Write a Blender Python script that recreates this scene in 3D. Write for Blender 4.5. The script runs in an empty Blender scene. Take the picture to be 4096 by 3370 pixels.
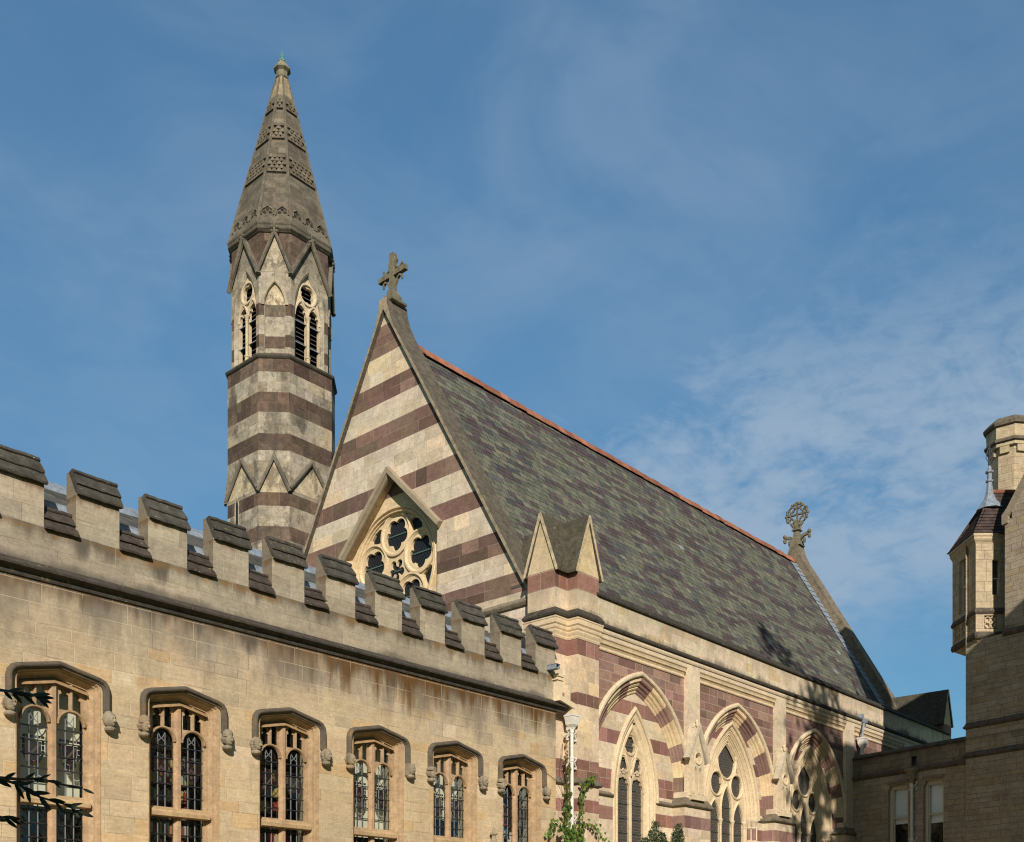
import bpy, math, random
from mathutils import Vector
from mathutils.geometry import delaunay_2d_cdt
SC = bpy.context.scene
COL = SC.collection
R = math.radians
rnd = random.Random(7)

# ------------------------------------------------------------------ camera
VIEW = 41.57                                  # optical axis, degrees from +X (the long walls run along X)
cam = bpy.data.cameras.new('camera')
cam.sensor_width = 36.0
cam.lens = 4344.0 / 4096.0 * 36.0
cam.shift_y = 2095.0 / 4096.0                 # level camera, lens shifted up: verticals stay vertical
cam.clip_start = 0.1
cam.clip_end = 3000
camo = bpy.data.objects.new('camera', cam)
camo.location = (0, 0, 1.6)
camo.rotation_euler = (R(90), 0, R(VIEW - 90))
COL.objects.link(camo)
SC.camera = camo

# ------------------------------------------------------------------ light
LDIR = Vector((.285, .31, -.2)).normalized()  # the way the sunlight travels
SUN_EL = math.asin(-LDIR.z)
SUN_ROT = math.atan2(-LDIR.x, -LDIR.y)
sun = bpy.data.lights.new('sun', 'SUN')
sun.energy = 5.0
sun.angle = R(0.5)
sun.color = (1.0, 0.92, 0.815)
suno = bpy.data.objects.new('sun', sun)
suno.rotation_euler = LDIR.to_track_quat('-Z', 'Y').to_euler()
suno.location = (-30, -30, 40)
COL.objects.link(suno)
SC.view_settings.view_transform = 'Standard'
SC.view_settings.look = 'None'
SC.view_settings.exposure = 0.10
SC.view_settings.gamma = 1.0
SC.cycles.filter_width = 1.15

# ------------------------------------------------------------------ node helper
class NT:
    def __init__(s, tree):
        s.t = tree
    def n(s, typ, **kw):
        x = s.t.nodes.new(typ)
        for k, v in kw.items():
            setattr(x, k, v)
        return x
    def put(s, sock, v):
        if isinstance(v, bpy.types.NodeSocket):
            s.t.links.new(v, sock)
        elif v is not None:
            if hasattr(sock.default_value, '__len__') and isinstance(v, (tuple, list)):
                v = tuple(v)
                if len(sock.default_value) == 4 and len(v) == 3:
                    v = v + (1,)
            sock.default_value = v
    def m(s, op, a, b=None, c=None, clamp=False):
        x = s.n('ShaderNodeMath', operation=op, use_clamp=clamp)
        s.put(x.inputs[0], a)
        if b is not None: s.put(x.inputs[1], b)
        if c is not None: s.put(x.inputs[2], c)
        return x.outputs[0]
    def vm(s, op, a, b=None):
        x = s.n('ShaderNodeVectorMath', operation=op)
        s.put(x.inputs[0], a)
        if b is not None: s.put(x.inputs[1], b)
        return x.outputs['Value'] if op in ('DOT_PRODUCT', 'LENGTH') else x.outputs[0]
    def mix(s, f, a, b, blend='MIX'):
        x = s.n('ShaderNodeMix', data_type='RGBA', blend_type=blend)
        s.put(x.inputs[0], f); s.put(x.inputs[6], a); s.put(x.inputs[7], b)
        return x.outputs[2]
    def noise(s, vec, scale, detail=4, rough=.55, dist=0):
        x = s.n('ShaderNodeTexNoise')
        s.put(x.inputs['Vector'], vec)
        x.inputs['Scale'].default_value = scale
        x.inputs['Detail'].default_value = detail
        x.inputs['Roughness'].default_value = rough
        x.inputs['Distortion'].default_value = dist
        return x.outputs[0]
    def ss(s, v, a, b, to0=0., to1=1.):
        x = s.n('ShaderNodeMapRange', interpolation_type='SMOOTHSTEP')
        s.put(x.inputs[0], v); s.put(x.inputs[1], a); s.put(x.inputs[2], b)
        x.inputs[3].default_value = to0; x.inputs[4].default_value = to1
        return x.outputs[0]
    def mr(s, v, a, b, c, d):
        x = s.n('ShaderNodeMapRange')
        s.put(x.inputs[0], v)
        for i, q in enumerate((a, b, c, d)): x.inputs[i + 1].default_value = q
        return x.outputs[0]

# ------------------------------------------------------------------ world: clear sky with thin cloud
W = bpy.data.worlds.new('World')
SC.world = W
W.use_nodes = True
W.node_tree.nodes.clear()
T = NT(W.node_tree)
sky = T.n('ShaderNodeTexSky', sky_type='NISHITA', sun_disc=False, sun_elevation=SUN_EL, sun_rotation=SUN_ROT,
          air_density=1.0, dust_density=0.4, ozone_density=2.2)
tc = T.n('ShaderNodeTexCoord').outputs['Generated']
dirn = T.vm('NORMALIZE', tc)
sep = T.n('ShaderNodeSeparateXYZ'); T.put(sep.inputs[0], dirn)
el = T.m('MAXIMUM', sep.outputs[2], 0.03)
px = T.m('DIVIDE', sep.outputs[0], T.m('ADD', el, .12)); py = T.m('DIVIDE', sep.outputs[1], T.m('ADD', el, .12))
cm = T.n('ShaderNodeCombineXYZ'); T.put(cm.inputs[0], px); T.put(cm.inputs[1], py)
mp = T.n('ShaderNodeMapping'); T.put(mp.inputs[0], cm.outputs[0])
mp.inputs['Rotation'].default_value = (0, 0, R(28)); mp.inputs['Scale'].default_value = (.75, 1.7, 1)
cn = T.noise(mp.outputs[0], 2.3, 9, .62, .5)
cn2 = T.noise(mp.outputs[0], .9, 6, .6, .4)
mp2 = T.n('ShaderNodeMapping'); T.put(mp2.inputs[0], cm.outputs[0])
mp2.inputs['Rotation'].default_value = (0, 0, R(20)); mp2.inputs['Scale'].default_value = (1, 2.6, 1)
cn3 = T.noise(mp2.outputs[0], 9.0, 6, .6, .3)
def pdir(pxl, pyl):
    r = (pxl - 2048) / 4344; u = (3780 - pyl) / 4344
    a = R(VIEW); return Vector((math.cos(a) + r * math.sin(a), math.sin(a) - r * math.cos(a), u)).normalized()
bank = T.ss(T.vm('DOT_PRODUCT', dirn, pdir(3540, 2300)), .945, .993)
thin = T.ss(T.vm('DOT_PRODUCT', dirn, pdir(2950, 1450)), .965, .999)
mp3 = T.n('ShaderNodeMapping'); T.put(mp3.inputs[0], dirn)           # ripples, much the same size all over the bank
mp3.inputs['Rotation'].default_value = (R(18), R(-14), R(-42)); mp3.inputs['Scale'].default_value = (1, 1, 2.3); mp3.inputs['Location'].default_value = (1.3, .6, 0)
rip = T.noise(mp3.outputs[0], 34.0, 6, .60, .5)
clump = T.noise(mp3.outputs[0], 9.0, 7, .62, .6)
soft = T.noise(mp3.outputs[0], 4.0, 5, .58, .5)
den = T.m('ADD', T.m('ADD', T.m('MULTIPLY', clump, .55), T.m('MULTIPLY', rip, .32)), T.m('MULTIPLY', cn3, .13))
c1 = T.m('MULTIPLY', T.ss(T.m('ADD', den, T.m('MULTIPLY', bank, .27)), .56, .84), T.ss(bank, 0., .30))
c4 = T.m('MULTIPLY', T.m('MULTIPLY', T.ss(T.m('ADD', T.m('MULTIPLY', cn, .6), T.m('MULTIPLY', cn3, .4)), .48, .70), thin), .42)
c2 = T.m('MULTIPLY', T.m('MULTIPLY', T.ss(T.m('ADD', T.m('MULTIPLY', soft, .75), T.m('MULTIPLY', cn, .25)), .34, .68), T.ss(cn2, .1, .7)), T.ss(sep.outputs[2], .15, .6, .18, .46))
clear = T.ss(T.vm('DOT_PRODUCT', dirn, pdir(3720, 2900)), .990, .999, 1., .15)
c1 = T.m('MULTIPLY', c1, T.ss(sep.outputs[2], .41, .52, 1., .25))
cl = T.m('MULTIPLY', T.m('MAXIMUM', T.m('MAXIMUM', c1, c4), c2), clear)
lowf = T.ss(sep.outputs[2], .12, .74, .62, 1.10)
lowc = T.n('ShaderNodeCombineXYZ')
T.put(lowc.inputs[0], T.m('MULTIPLY', lowf, T.ss(sep.outputs[2], .1, .6, .66, .86)))
T.put(lowc.inputs[1], T.m('MULTIPLY', lowf, T.ss(sep.outputs[2], .1, .55, 1.13, 1.23))); T.put(lowc.inputs[2], T.m('MULTIPLY', lowf, 1.27))
skyc = T.mix(1.0, sky.outputs[0], lowc.outputs[0], 'MULTIPLY')
fin = T.mix(T.m('MULTIPLY', cl, .80), skyc, (3.3, 4.3, 5.5))
# the glare round the sun is veiled
fin = T.mix(1.0, fin, T.mix(T.ss(T.vm('DOT_PRODUCT', dirn, tuple(-LDIR)), -.1, .8), (1, 1, 1), (.98, .74, .60)), 'MULTIPLY')
bg = T.n('ShaderNodeBackground'); T.put(bg.inputs[0], fin); bg.inputs[1].default_value = 0.098
wo = T.n('ShaderNodeOutputWorld'); T.put(wo.inputs[0], bg.outputs[0])

# ------------------------------------------------------------------ materials
def newmat(name):
    m = bpy.data.materials.new(name); m.use_nodes = True
    m.node_tree.nodes.clear()
    t = NT(m.node_tree)
    b = t.n('ShaderNodeBsdfPrincipled'); o = t.n('ShaderNodeOutputMaterial')
    t.put(o.inputs[0], b.outputs[0])
    return m, t, b

def stone(name, jlight=(.56, .46, .31), jdark=(.13, .10, .075), jbias=.5, jw=.011, grimec=(.055, .048, .040),
          vein=.16, streaks=(), lichen=0.0, var=.30, warm=0.0, bump=.35, speck=.0, jamt=.5, blot=0.):
    """carved or coursed stone; colour per block comes from the 'tint' attribute, dirt amount from 'grime'"""
    m, t, b = newmat(name)
    pos = t.n('ShaderNodeNewGeometry').outputs['Position']
    sp = t.n('ShaderNodeSeparateXYZ'); t.put(sp.inputs[0], pos)
    tint = t.n('ShaderNodeAttribute', attribute_name='tint')
    gr = t.n('ShaderNodeAttribute', attribute_name='grime').outputs['Fac']
    big = t.noise(pos, .9, 6, .6)
    mid = t.noise(pos, 5.5, 6, .65)
    fine = t.noise(pos, 55, 4, .7)
    mpn = t.n('ShaderNodeMapping'); t.put(mpn.inputs[0], pos); mpn.inputs['Scale'].default_value = (1.3, 1.3, 22)
    mpn.inputs['Rotation'].default_value = (R(4), R(5), 0)
    ve = t.noise(mpn.outputs[0], 1.4, 5, .7, .6)
    col = tint.outputs['Color']
    f = t.m('MULTIPLY', t.mr(mid, .25, .75, 1 - var, 1 + var), t.mr(big, .3, .7, .88, 1.12))
    f = t.m('MULTIPLY', f, t.mr(ve, .25, .75, 1 - vein, 1 + vein))
    f = t.m('MULTIPLY', f, t.mr(fine, .2, .8, .80, 1.20))
    f = t.m('MULTIPLY', f, t.mr(t.noise(pos, 17, 3, .6), .25, .75, .84, 1.16))
    g = t.n('ShaderNodeCombineXYZ')
    for i in range(3): t.put(g.inputs[i], f)
    col = t.mix(1.0, col, g.outputs[0], 'MULTIPLY')
    if warm:
        wn = t.ss(t.noise(pos, 1.6, 5, .6), .52, .75)
        col = t.mix(t.m('MULTIPLY', wn, warm), col, (.44, .25, .085))
    # soot and damp streaks hanging from (or creeping up from) a ledge
    for (z0, ln, colr, amt, sx, up, *xr) in streaks:
        d = t.m('SUBTRACT', z0, sp.outputs[2]) if not up else t.m('SUBTRACT', sp.outputs[2], z0)
        tt = t.m('DIVIDE', d, ln)
        cc = t.n('ShaderNodeCombineXYZ')
        t.put(cc.inputs[0], t.m('MULTIPLY', sp.outputs[0], sx)); t.put(cc.inputs[1], t.m('MULTIPLY', sp.outputs[1], sx))
        t.put(cc.inputs[2], t.m('MULTIPLY', sp.outputs[2], .45))
        sn = t.noise(cc.outputs[0], 1.0, 5, .62)
        k = t.ss(t.m('SUBTRACT', sn, t.m('MULTIPLY', tt, .42)), .24, .56)
        k = t.m('MULTIPLY', k, t.m('GREATER_THAN', tt, -.001))
        k = t.m('MULTIPLY', k, t.m('MULTIPLY', t.ss(tt, .55, 1.0, 1., 0.), amt))
        if xr: k = t.m('MULTIPLY', k, t.ss(sp.outputs[0], xr[0], xr[1]))
        col = t.mix(k, col, colr)
    if blot:                                     # black sulphate crust in ragged patches
        cb_ = t.n('ShaderNodeMapping'); t.put(cb_.inputs[0], pos); cb_.inputs['Scale'].default_value = (1, 1, .6)
        bl = t.m('ADD', t.m('MULTIPLY', t.noise(cb_.outputs[0], 1.7, 7, .72), .8), t.m('MULTIPLY', fine, .2))
        col = t.mix(t.m('MULTIPLY', t.ss(bl, .52, .575), blot), col, grimec)
    gm = t.ss(t.m('ADD', t.m('MULTIPLY', mid, .55), t.m('MULTIPLY', big, .55)),
              t.m('SUBTRACT', .86, t.m('MULTIPLY', gr, .55)), t.m('SUBTRACT', 1.02, t.m('MULTIPLY', gr, .45)))
    col = t.mix(t.m('MULTIPLY', gm, .85), col, grimec)
    if lichen:
        ln_ = t.ss(t.noise(pos, 7.0, 5, .7), .60, .70)
        l2 = t.ss(t.noise(pos, 1.3, 2, .5), .42, .56)
        col = t.mix(t.m('MULTIPLY', t.m('MULTIPLY', ln_, l2), lichen), col, (.30, .24, .085))
        l3 = t.ss(t.noise(pos, 17.0, 3, .6), .69, .74)
        col = t.mix(t.m('MULTIPLY', l3, lichen), col, (.42, .40, .34))
    if speck:
        l4 = t.ss(t.noise(pos, 16.0, 3, .6), .69, .73)
        col = t.mix(t.m('MULTIPLY', l4, speck), col, (.52, .47, .38))
    ua = t.n('ShaderNodeUVMap', uv_map='ja').outputs[0]
    ub = t.n('ShaderNodeUVMap', uv_map='jb').outputs[0]
    mn = t.vm('MINIMUM', ua, ub)
    s2 = t.n('ShaderNodeSeparateXYZ'); t.put(s2.inputs[0], mn)
    dmin = t.m('MINIMUM', s2.outputs[0], s2.outputs[1])
    dmin = t.m('ADD', dmin, t.m('MULTIPLY', t.m('SUBTRACT', fine, .5), .006))
    jm = t.ss(dmin, jw * .35, jw, 1., 0.)
    jsel = t.ss(t.noise(pos, 1.1, 3, .5), jbias - .06, jbias + .06)
    jcol = t.mix(jsel, jdark, jlight)
    col = t.mix(t.m('MULTIPLY', jm, jamt), col, jcol)
    t.put(b.inputs['Base Color'], col)
    b.inputs['Roughness'].default_value = .92
    b.inputs['Specular IOR Level'].default_value = .15
    h = t.m('ADD', t.m('MULTIPLY', mid, .4), t.m('MULTIPLY', fine, .35))
    h = t.m('SUBTRACT', t.m('ADD', h, t.m('MULTIPLY', ve, .2)), t.m('MULTIPLY', jm, .5))
    bp = t.n('ShaderNodeBump'); t.put(bp.inputs['Height'], h)
    bp.inputs['Strength'].default_value = bump; bp.inputs['Distance'].default_value = .03
    t.put(b.inputs['Normal'], bp.outputs[0])
    return m

SOOT = (.085, .075, .062)
M = {}
M['lib_wall'] = stone('library wall stone', jbias=.45, vein=.15, warm=.16, jw=.010, jamt=.45, var=.16,
                      streaks=((7.70, 2.1, (.15, .13, .105), .75, 1.5, False), (7.70, .55, (.07, .062, .052), .85, 3.2, False), (7.72, 1.25, (.105, .052, .018), 1.0, 3.6, False, 12.0, 15.5), (7.69, .5, (.15, .08, .03), .45, 4.6, False)))
M['lib_parapet'] = stone('library parapet stone', jbias=.53, var=.20, vein=.20, warm=.12, jw=.009, jamt=.35,
                         streaks=((7.95, .26, (.075, .066, .055), .72, .9, True), (8.62, .55, (.07, .06, .05), .85, 2.3, False), (9.34, .24, (.13, .068, .028), .75, 4.0, False), (8.60, .26, (.21, .115, .04), .7, 3.3, False)))
M['lib_trim'] = stone('library window dressings', jbias=.4, warm=.30, vein=.08)
M['dark_cope'] = stone('weathered coping stone', lichen=.7, var=.50, vein=.05, jlight=(.2, .18, .14), grimec=(.028, .024, .021), speck=.35)
M['chapel'] = stone('banded chapel stone', jlight=(.66, .55, .44), jbias=.36, vein=.09, var=.20, grimec=(.12, .10, .08), speck=.12, jw=.010, jamt=.40,
                    streaks=((11.1, .9, (.30, .26, .19), .55, 2.2, False), (10.40, .34, (.11, .092, .07), .8, 1.6, True), (8.95, .3, (.34, .28, .2), .3, 3, False)))
M['gable'] = stone('banded gable stone', jlight=(.50, .41, .32), jbias=.45, vein=.12, var=.24, grimec=(.12, .10, .08), speck=.18, jw=.009, jamt=.42)
M['chapel_trim'] = stone('carved chapel stone', vein=.05, var=.15, grimec=(.10, .085, .065))
M['tower'] = stone('weathered tower stone', jlight=(.36, .31, .24), jbias=.52, vein=.14, var=.42, grimec=(.060, .053, .044), speck=.55, jw=.008, jamt=.30, blot=.62)
M['spire'] = stone('spire stone', jlight=(.20, .17, .13), jbias=.55, vein=.18, var=.42, grimec=(.055, .047, .037), speck=.35, jw=.010, jamt=.4, blot=.35)
M['side'] = stone('tower house stone', jlight=(.40, .34, .25), jdark=(.055, .044, .034), jbias=.80, jw=.010, vein=.22, var=.22, jamt=.6,
                  streaks=((9.02, .4, SOOT, .6, 2, True), (12.05, .35, SOOT, .6, 2, True), (8.0, .5, SOOT, .4, 2, True), (8.72, .6, SOOT, .5, 2, False)))
M['tile'] = stone('clay tile', jlight=(.10, .07, .06), jdark=(.02, .016, .014), jbias=.5, jw=.010, var=.35, vein=.05, bump=.5)
M['slate'] = stone('roof slate', lichen=.08, jlight=(.03, .03, .03), jdark=(.022, .021, .02), jw=.018, var=.16, vein=.06, grimec=(.055, .06, .045), speck=.04, bump=.25, jamt=.6)

def simple(name, col, rough=.6, metal=0., var=.15, scale=6, spec=.4):
    m, t, b = newmat(name)
    pos = t.n('ShaderNodeNewGeometry').outputs['Position']
    n = t.noise(pos, scale, 6, .65)
    g = t.n('ShaderNodeCombineXYZ')
    for i in range(3): t.put(g.inputs[i], t.mr(n, .25, .75, 1 - var, 1 + var))
    t.put(b.inputs['Base Color'], t.mix(1.0, col, g.outputs[0], 'MULTIPLY'))
    b.inputs['Roughness'].default_value = rough; b.inputs['Metallic'].default_value = metal
    b.inputs['Specular IOR Level'].default_value = spec
    bp = t.n('ShaderNodeBump'); t.put(bp.inputs['Height'], n); bp.inputs['Strength'].default_value = .15; bp.inputs['Distance'].default_value = .02
    t.put(b.inputs['Normal'], bp.outputs[0])
    return m
M['lead'] = simple('lead sheet', (.20, .235, .275), .6, .0, .5, 9)
M['leadbar'] = simple('lead came', (.19, .195, .20), .6, .0)
M['iron'] = simple('black iron', (.025, .025, .026), .5)
M['copper'] = simple('verdigris copper', (.10, .24, .21), .7)
M['white'] = simple('white painted iron', (.66, .62, .54), .6, 0, .22, 11)
M['creamp'] = simple('cream painted lead', (.66, .53, .36), .6, 0, .12, 10)
M['ridge'] = stone('red clay ridge tile', var=.4, vein=.05, grimec=(.10, .06, .045), lichen=.3)
M['louvre'] = simple('slate louvre', (.075, .070, .066), .7, 0, .3, 9)
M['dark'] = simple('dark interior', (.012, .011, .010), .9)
M['plaster'] = simple('cream plaster', (.62, .58, .44), .9, 0, .08, 4)
M['blind'] = simple('white roller blind', (.84, .86, .88), .9, 0, .06, 3)
M['sash'] = simple('cream sash paint', (.55, .48, .36), .6, 0, .1, 8)
M['bark'] = simple('bark', (.07, .05, .035), .9, 0, .3, 20)
M['pot'] = simple('terracotta', (.52, .26, .13), .8)
M['shelf'] = simple('oak shelf', (.10, .055, .03), .7)

def leafmat(name, col, col2, trans=.25):
    m, t, b = newmat(name)
    oi = t.n('ShaderNodeAttribute', attribute_name='tint').outputs['Color']
    t.put(b.inputs['Base Color'], oi)
    b.inputs['Roughness'].default_value = .45
    b.inputs['Specular IOR Level'].default_value = .25
    tr = t.n('ShaderNodeBsdfTranslucent'); t.put(tr.inputs[0], oi)
    mx = t.n('ShaderNodeMixShader'); mx.inputs[0].default_value = trans
    t.put(mx.inputs[1], b.outputs[0]); t.put(mx.inputs[2], tr.outputs[0])
    o = [n for n in m.node_tree.nodes if n.type == 'OUTPUT_MATERIAL'][0]
    t.put(o.inputs[0], mx.outputs[0])
    return m
M['leaf'] = leafmat('leaf', 0, 0)
M['laurel'] = leafmat('laurel leaf', 0, 0, .05)

def glassmat(name, see=.7, tintc=(.92, .95, .94), pattern=None):
    m, t, b = newmat(name)
    o = [n for n in m.node_tree.nodes if n.type == 'OUTPUT_MATERIAL'][0]
    pos = t.n('ShaderNodeNewGeometry').outputs['Position']
    gl = t.n('ShaderNodeBsdfGlossy'); gl.inputs[1].default_value = .06; gl.inputs[0].default_value = (.8, .85, .9, 1)
    bp = t.n('ShaderNodeBump'); t.put(bp.inputs['Height'], t.noise(pos, 5, 2)); bp.inputs['Strength'].default_value = .25; bp.inputs['Distance'].default_value = .05
    t.put(gl.inputs['Normal'], bp.outputs[0])
    tr = t.n('ShaderNodeBsdfTransparent'); tr.inputs[0].default_value = (*tintc, 1)
    mx = t.n('ShaderNodeMixShader'); mx.inputs[0].default_value = 1 - see
    t.put(mx.inputs[1], tr.outputs[0]); t.put(mx.inputs[2], gl.outputs[0])
    t.put(o.inputs[0], mx.outputs[0])
    return m
M['glass'] = glassmat('window glass', .92)

def leadedglass(name, c1, c2, rowh, roww, mort):
    """old leaded glass behind a wire guard: dark panes with a fine lead pattern"""
    m, t, b = newmat(name)
    pos = t.n('ShaderNodeNewGeometry').outputs['Position']
    sp = t.n('ShaderNodeSeparateXYZ'); t.put(sp.inputs[0], pos)
    cb = t.n('ShaderNodeCombineXYZ')
    t.put(cb.inputs[0], t.m('ADD', sp.outputs[0], sp.outputs[1])); t.put(cb.inputs[1], sp.outputs[2])
    br = t.n('ShaderNodeTexBrick'); t.put(br.inputs[0], cb.outputs[0])
    br.inputs['Scale'].default_value = 1; br.inputs['Brick Width'].default_value = roww; br.inputs['Row Height'].default_value = rowh
    br.inputs['Mortar Size'].default_value = mort; br.offset = 0.5
    n = t.noise(pos, 6, 6, .7)
    c = t.mix(n, c1, c2)
    wv = t.ss(t.noise(pos, 14, 3, .6), .56, .63)
    c = t.mix(t.m('MULTIPLY', wv, .5), c, (.115, .104, .09))
    c = t.mix(t.m('MULTIPLY', br.outputs['Fac'], .7), c, (.12, .11, .096))
    t.put(b.inputs['Base Color'], c)
    b.inputs['Roughness'].default_value = .5
    b.inputs['Specular IOR Level'].default_value = .3
    return m
M['chapel_glass'] = leadedglass('guarded leaded glass', (.026, .023, .021), (.068, .060, .051), .085, .12, .010)
def diamondglass(name):
    m, t, b = newmat(name)
    pos = t.n('ShaderNodeNewGeometry').outputs['Position']
    sp = t.n('ShaderNodeSeparateXYZ'); t.put(sp.inputs[0], pos)
    a = t.m('ADD', t.m('MULTIPLY', sp.outputs[1], 1.5), sp.outputs[2]); c = t.m('SUBTRACT', t.m('MULTIPLY', sp.outputs[1], 1.5), sp.outputs[2])
    def line(v):
        f = t.m('ABSOLUTE', t.m('SUBTRACT', t.m('FRACT', t.m('MULTIPLY', v, 5.5)), .5))
        return t.ss(f, .455, .49)
    k = t.m('MAXIMUM', line(a), line(c))
    n = t.noise(pos, 3, 3)
    t.put(b.inputs['Base Color'], t.mix(t.m('MULTIPLY', k, .8), t.mix(n, (.006, .007, .009), (.014, .017, .021)), (.085, .088, .09)))
    b.inputs['Roughness'].default_value = .4
    b.inputs['Specular IOR Level'].default_value = .12
    return m
M['rose_glass'] = diamondglass('diamond leaded glass')
def colorglass(name):
    m, t, b = newmat(name)
    t.put(b.inputs['Base Color'], t.n('ShaderNodeAttribute', attribute_name='tint').outputs['Color'])
    b.inputs['Roughness'].default_value = .25
    return m
M['stain'] = colorglass('stained glass')
M['books'] = colorglass('book spines'); 

# ------------------------------------------------------------------ mesh builder
class Fr:
    """a frame on a wall: u along it, v up, d out of it"""
    def __init__(s, o, U, V=(0, 0, 1), N=None):
        s.o = Vector(o); s.U = Vector(U).normalized(); s.V = Vector(V).normalized()
        s.N = s.U.cross(s.V) if N is None else Vector(N)
    def p(s, u, v, d=0):
        return s.o + s.U * u + s.V * v + s.N * d
HOR = Fr((0, 0, 0), (1, 0, 0), (0, 1, 0))
def south(y, x0=0): return Fr((x0, y, 0), (1, 0, 0))
def west(x, y0=0): return Fr((x, y0, 0), (0, -1, 0))

BIGJ = (9., 9.)
class MB:
    def __init__(s): s.v = []; s.f = []; s.t = []; s.g = []; s.a = []; s.b = []; s.mi = []
    def face(s, pts, tint=(.5, .5, .5), grime=0., ja=None, jb=None, mi=0):
        k = len(s.v); s.v += [tuple(p) for p in pts]; n = len(pts)
        s.f.append(tuple(range(k, k + n))); s.t.append(tint); s.g.append(grime); s.mi.append(mi)
        s.a += ja if ja else [BIGJ] * n
        s.b += jb if jb else [BIGJ] * n
    def quad(s, F, u0, v0, u1, v1, d=0, tint=(.5,) * 3, grime=0., joint=True, mi=0):
        w = u1 - u0; h = v1 - v0
        s.face([F.p(u0, v0, d), F.p(u1, v0, d), F.p(u1, v1, d), F.p(u0, v1, d)], tint, grime,
               [(0, 0), (w, 0), (w, h), (0, h)] if joint else None, [(w, h), (0, h), (0, 0), (w, 0)] if joint else None, mi)
    def box(s, F, u0, v0, u1, v1, d0, d1, tint=(.5,) * 3, grime=0., mi=0, top=True, bottom=True):
        P = F.p
        s.face([P(u0, v0, d1), P(u1, v0, d1), P(u1, v1, d1), P(u0, v1, d1)], tint, grime, mi=mi)
        s.face([P(u1, v0, d0), P(u0, v0, d0), P(u0, v1, d0), P(u1, v1, d0)], tint, grime, mi=mi)
        s.face([P(u0, v0, d0), P(u0, v0, d1), P(u0, v1, d1), P(u0, v1, d0)], tint, grime, mi=mi)
        s.face([P(u1, v0, d1), P(u1, v0, d0), P(u1, v1, d0), P(u1, v1, d1)], tint, grime, mi=mi)
        if top: s.face([P(u0, v1, d1), P(u1, v1, d1), P(u1, v1, d0), P(u0, v1, d0)], tint, grime, mi=mi)
        if bottom: s.face([P(u0, v0, d0), P(u1, v0, d0), P(u1, v0, d1), P(u0, v0, d1)], tint, grime, mi=mi)
    def prism(s, F, poly, d0, d1, tint=(.5,) * 3, grime=0., mi=0, back=True):
        """poly (u, v) counter-clockwise, extruded from d0 to d1"""
        s.face([F.p(u, v, d1) for u, v in poly], tint, grime, mi=mi)
        if back: s.face([F.p(u, v, d0) for u, v in reversed(poly)], tint, grime, mi=mi)
        n = len(poly)
        for i in range(n):
            a, b = poly[i], poly[(i + 1) % n]
            s.face([F.p(*a, d0), F.p(*b, d0), F.p(*b, d1), F.p(*a, d1)], tint, grime, mi=mi)
    def sweep(s, F, path, prof, closed=False, caps=True, tint=(.5,) * 3, grime=0., tints=None, close_prof=False, mi=0):
        """profile (off to the left of the path, d) carried along a path (u, v) with mitred corners"""
        n = len(path); rows = []
        for i in range(n):
            p = Vector(path[i])
            if closed: a = Vector(path[i - 1]); b = Vector(path[(i + 1) % n])
            else: a = Vector(path[max(i - 1, 0)]); b = Vector(path[min(i + 1, n - 1)])
            t1 = (p - a); t2 = (b - p)
            if t1.length < 1e-9: t1 = t2
            if t2.length < 1e-9: t2 = t1
            t1.normalize(); t2.normalize()
            n1 = Vector((-t1.y, t1.x)); n2 = Vector((-t2.y, t2.x))
            mt = n1 + n2
            mt = mt / max(mt.dot(n1), .25)
            rows.append([F.p(p.x + mt.x * o, p.y + mt.y * o, d) for o, d in prof])
        m = len(prof); rng = n if closed else n - 1
        for i in range(rng):
            A = rows[i]; B = rows[(i + 1) % n]
            tt = tints[i % len(tints)] if tints else tint
            for j in range(m if close_prof else m - 1):
                q = (j + 1) % m
                s.face([A[j], B[j], B[q], A[q]], tt, grime, mi=mi)
        if caps and not closed:
            s.face(rows[0], tints[0] if tints else tint, grime, mi=mi); s.face(list(reversed(rows[-1])), tint, grime, mi=mi)
    def tube(s, pts, r, n=8, tint=(.5,) * 3, grime=0., mi=0, cap=True):
        pts = [Vector(p) for p in pts]
        rs = r if isinstance(r, (list, tuple)) else [r] * len(pts)
        rows = []; up = None
        for i, p in enumerate(pts):
            t = (pts[min(i + 1, len(pts) - 1)] - pts[max(i - 1, 0)]).normalized()
            if up is None:
                up = t.orthogonal().normalized()
            up = (up - t * up.dot(t)); up = up.normalized() if up.length > 1e-6 else t.orthogonal().normalized()
            w = t.cross(up)
            rows.append([p + (up * math.cos(2 * math.pi * k / n) + w * math.sin(2 * math.pi * k / n)) * rs[i] for k in range(n)])
        for A, B in zip(rows, rows[1:]):
            for k in range(n):
                s.face([A[k], A[(k + 1) % n], B[(k + 1) % n], B[k]], tint, grime, mi=mi)
        if cap:
            s.face(list(reversed(rows[0])), tint, grime, mi=mi); s.face(rows[-1], tint, grime, mi=mi)
    def lathe(s, c, prof, n=12, tint=(.5,) * 3, grime=0., rot=0., mi=0, ax=None, tints=None):
        c = Vector(c)
        rows = [[c + Vector((r * math.cos(rot + 2 * math.pi * k / n), r * math.sin(rot + 2 * math.pi * k / n), z)) for k in range(n)] for r, z in prof]
        for i, (A, B) in enumerate(zip(rows, rows[1:])):
            for k in range(n):
                s.face([A[k], A[(k + 1) % n], B[(k + 1) % n], B[k]], tints[i] if tints else tint, grime, mi=mi)
        s.face(list(reversed(rows[0])), tint, grime, mi=mi); s.face(rows[-1], tint, grime, mi=mi)
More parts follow.
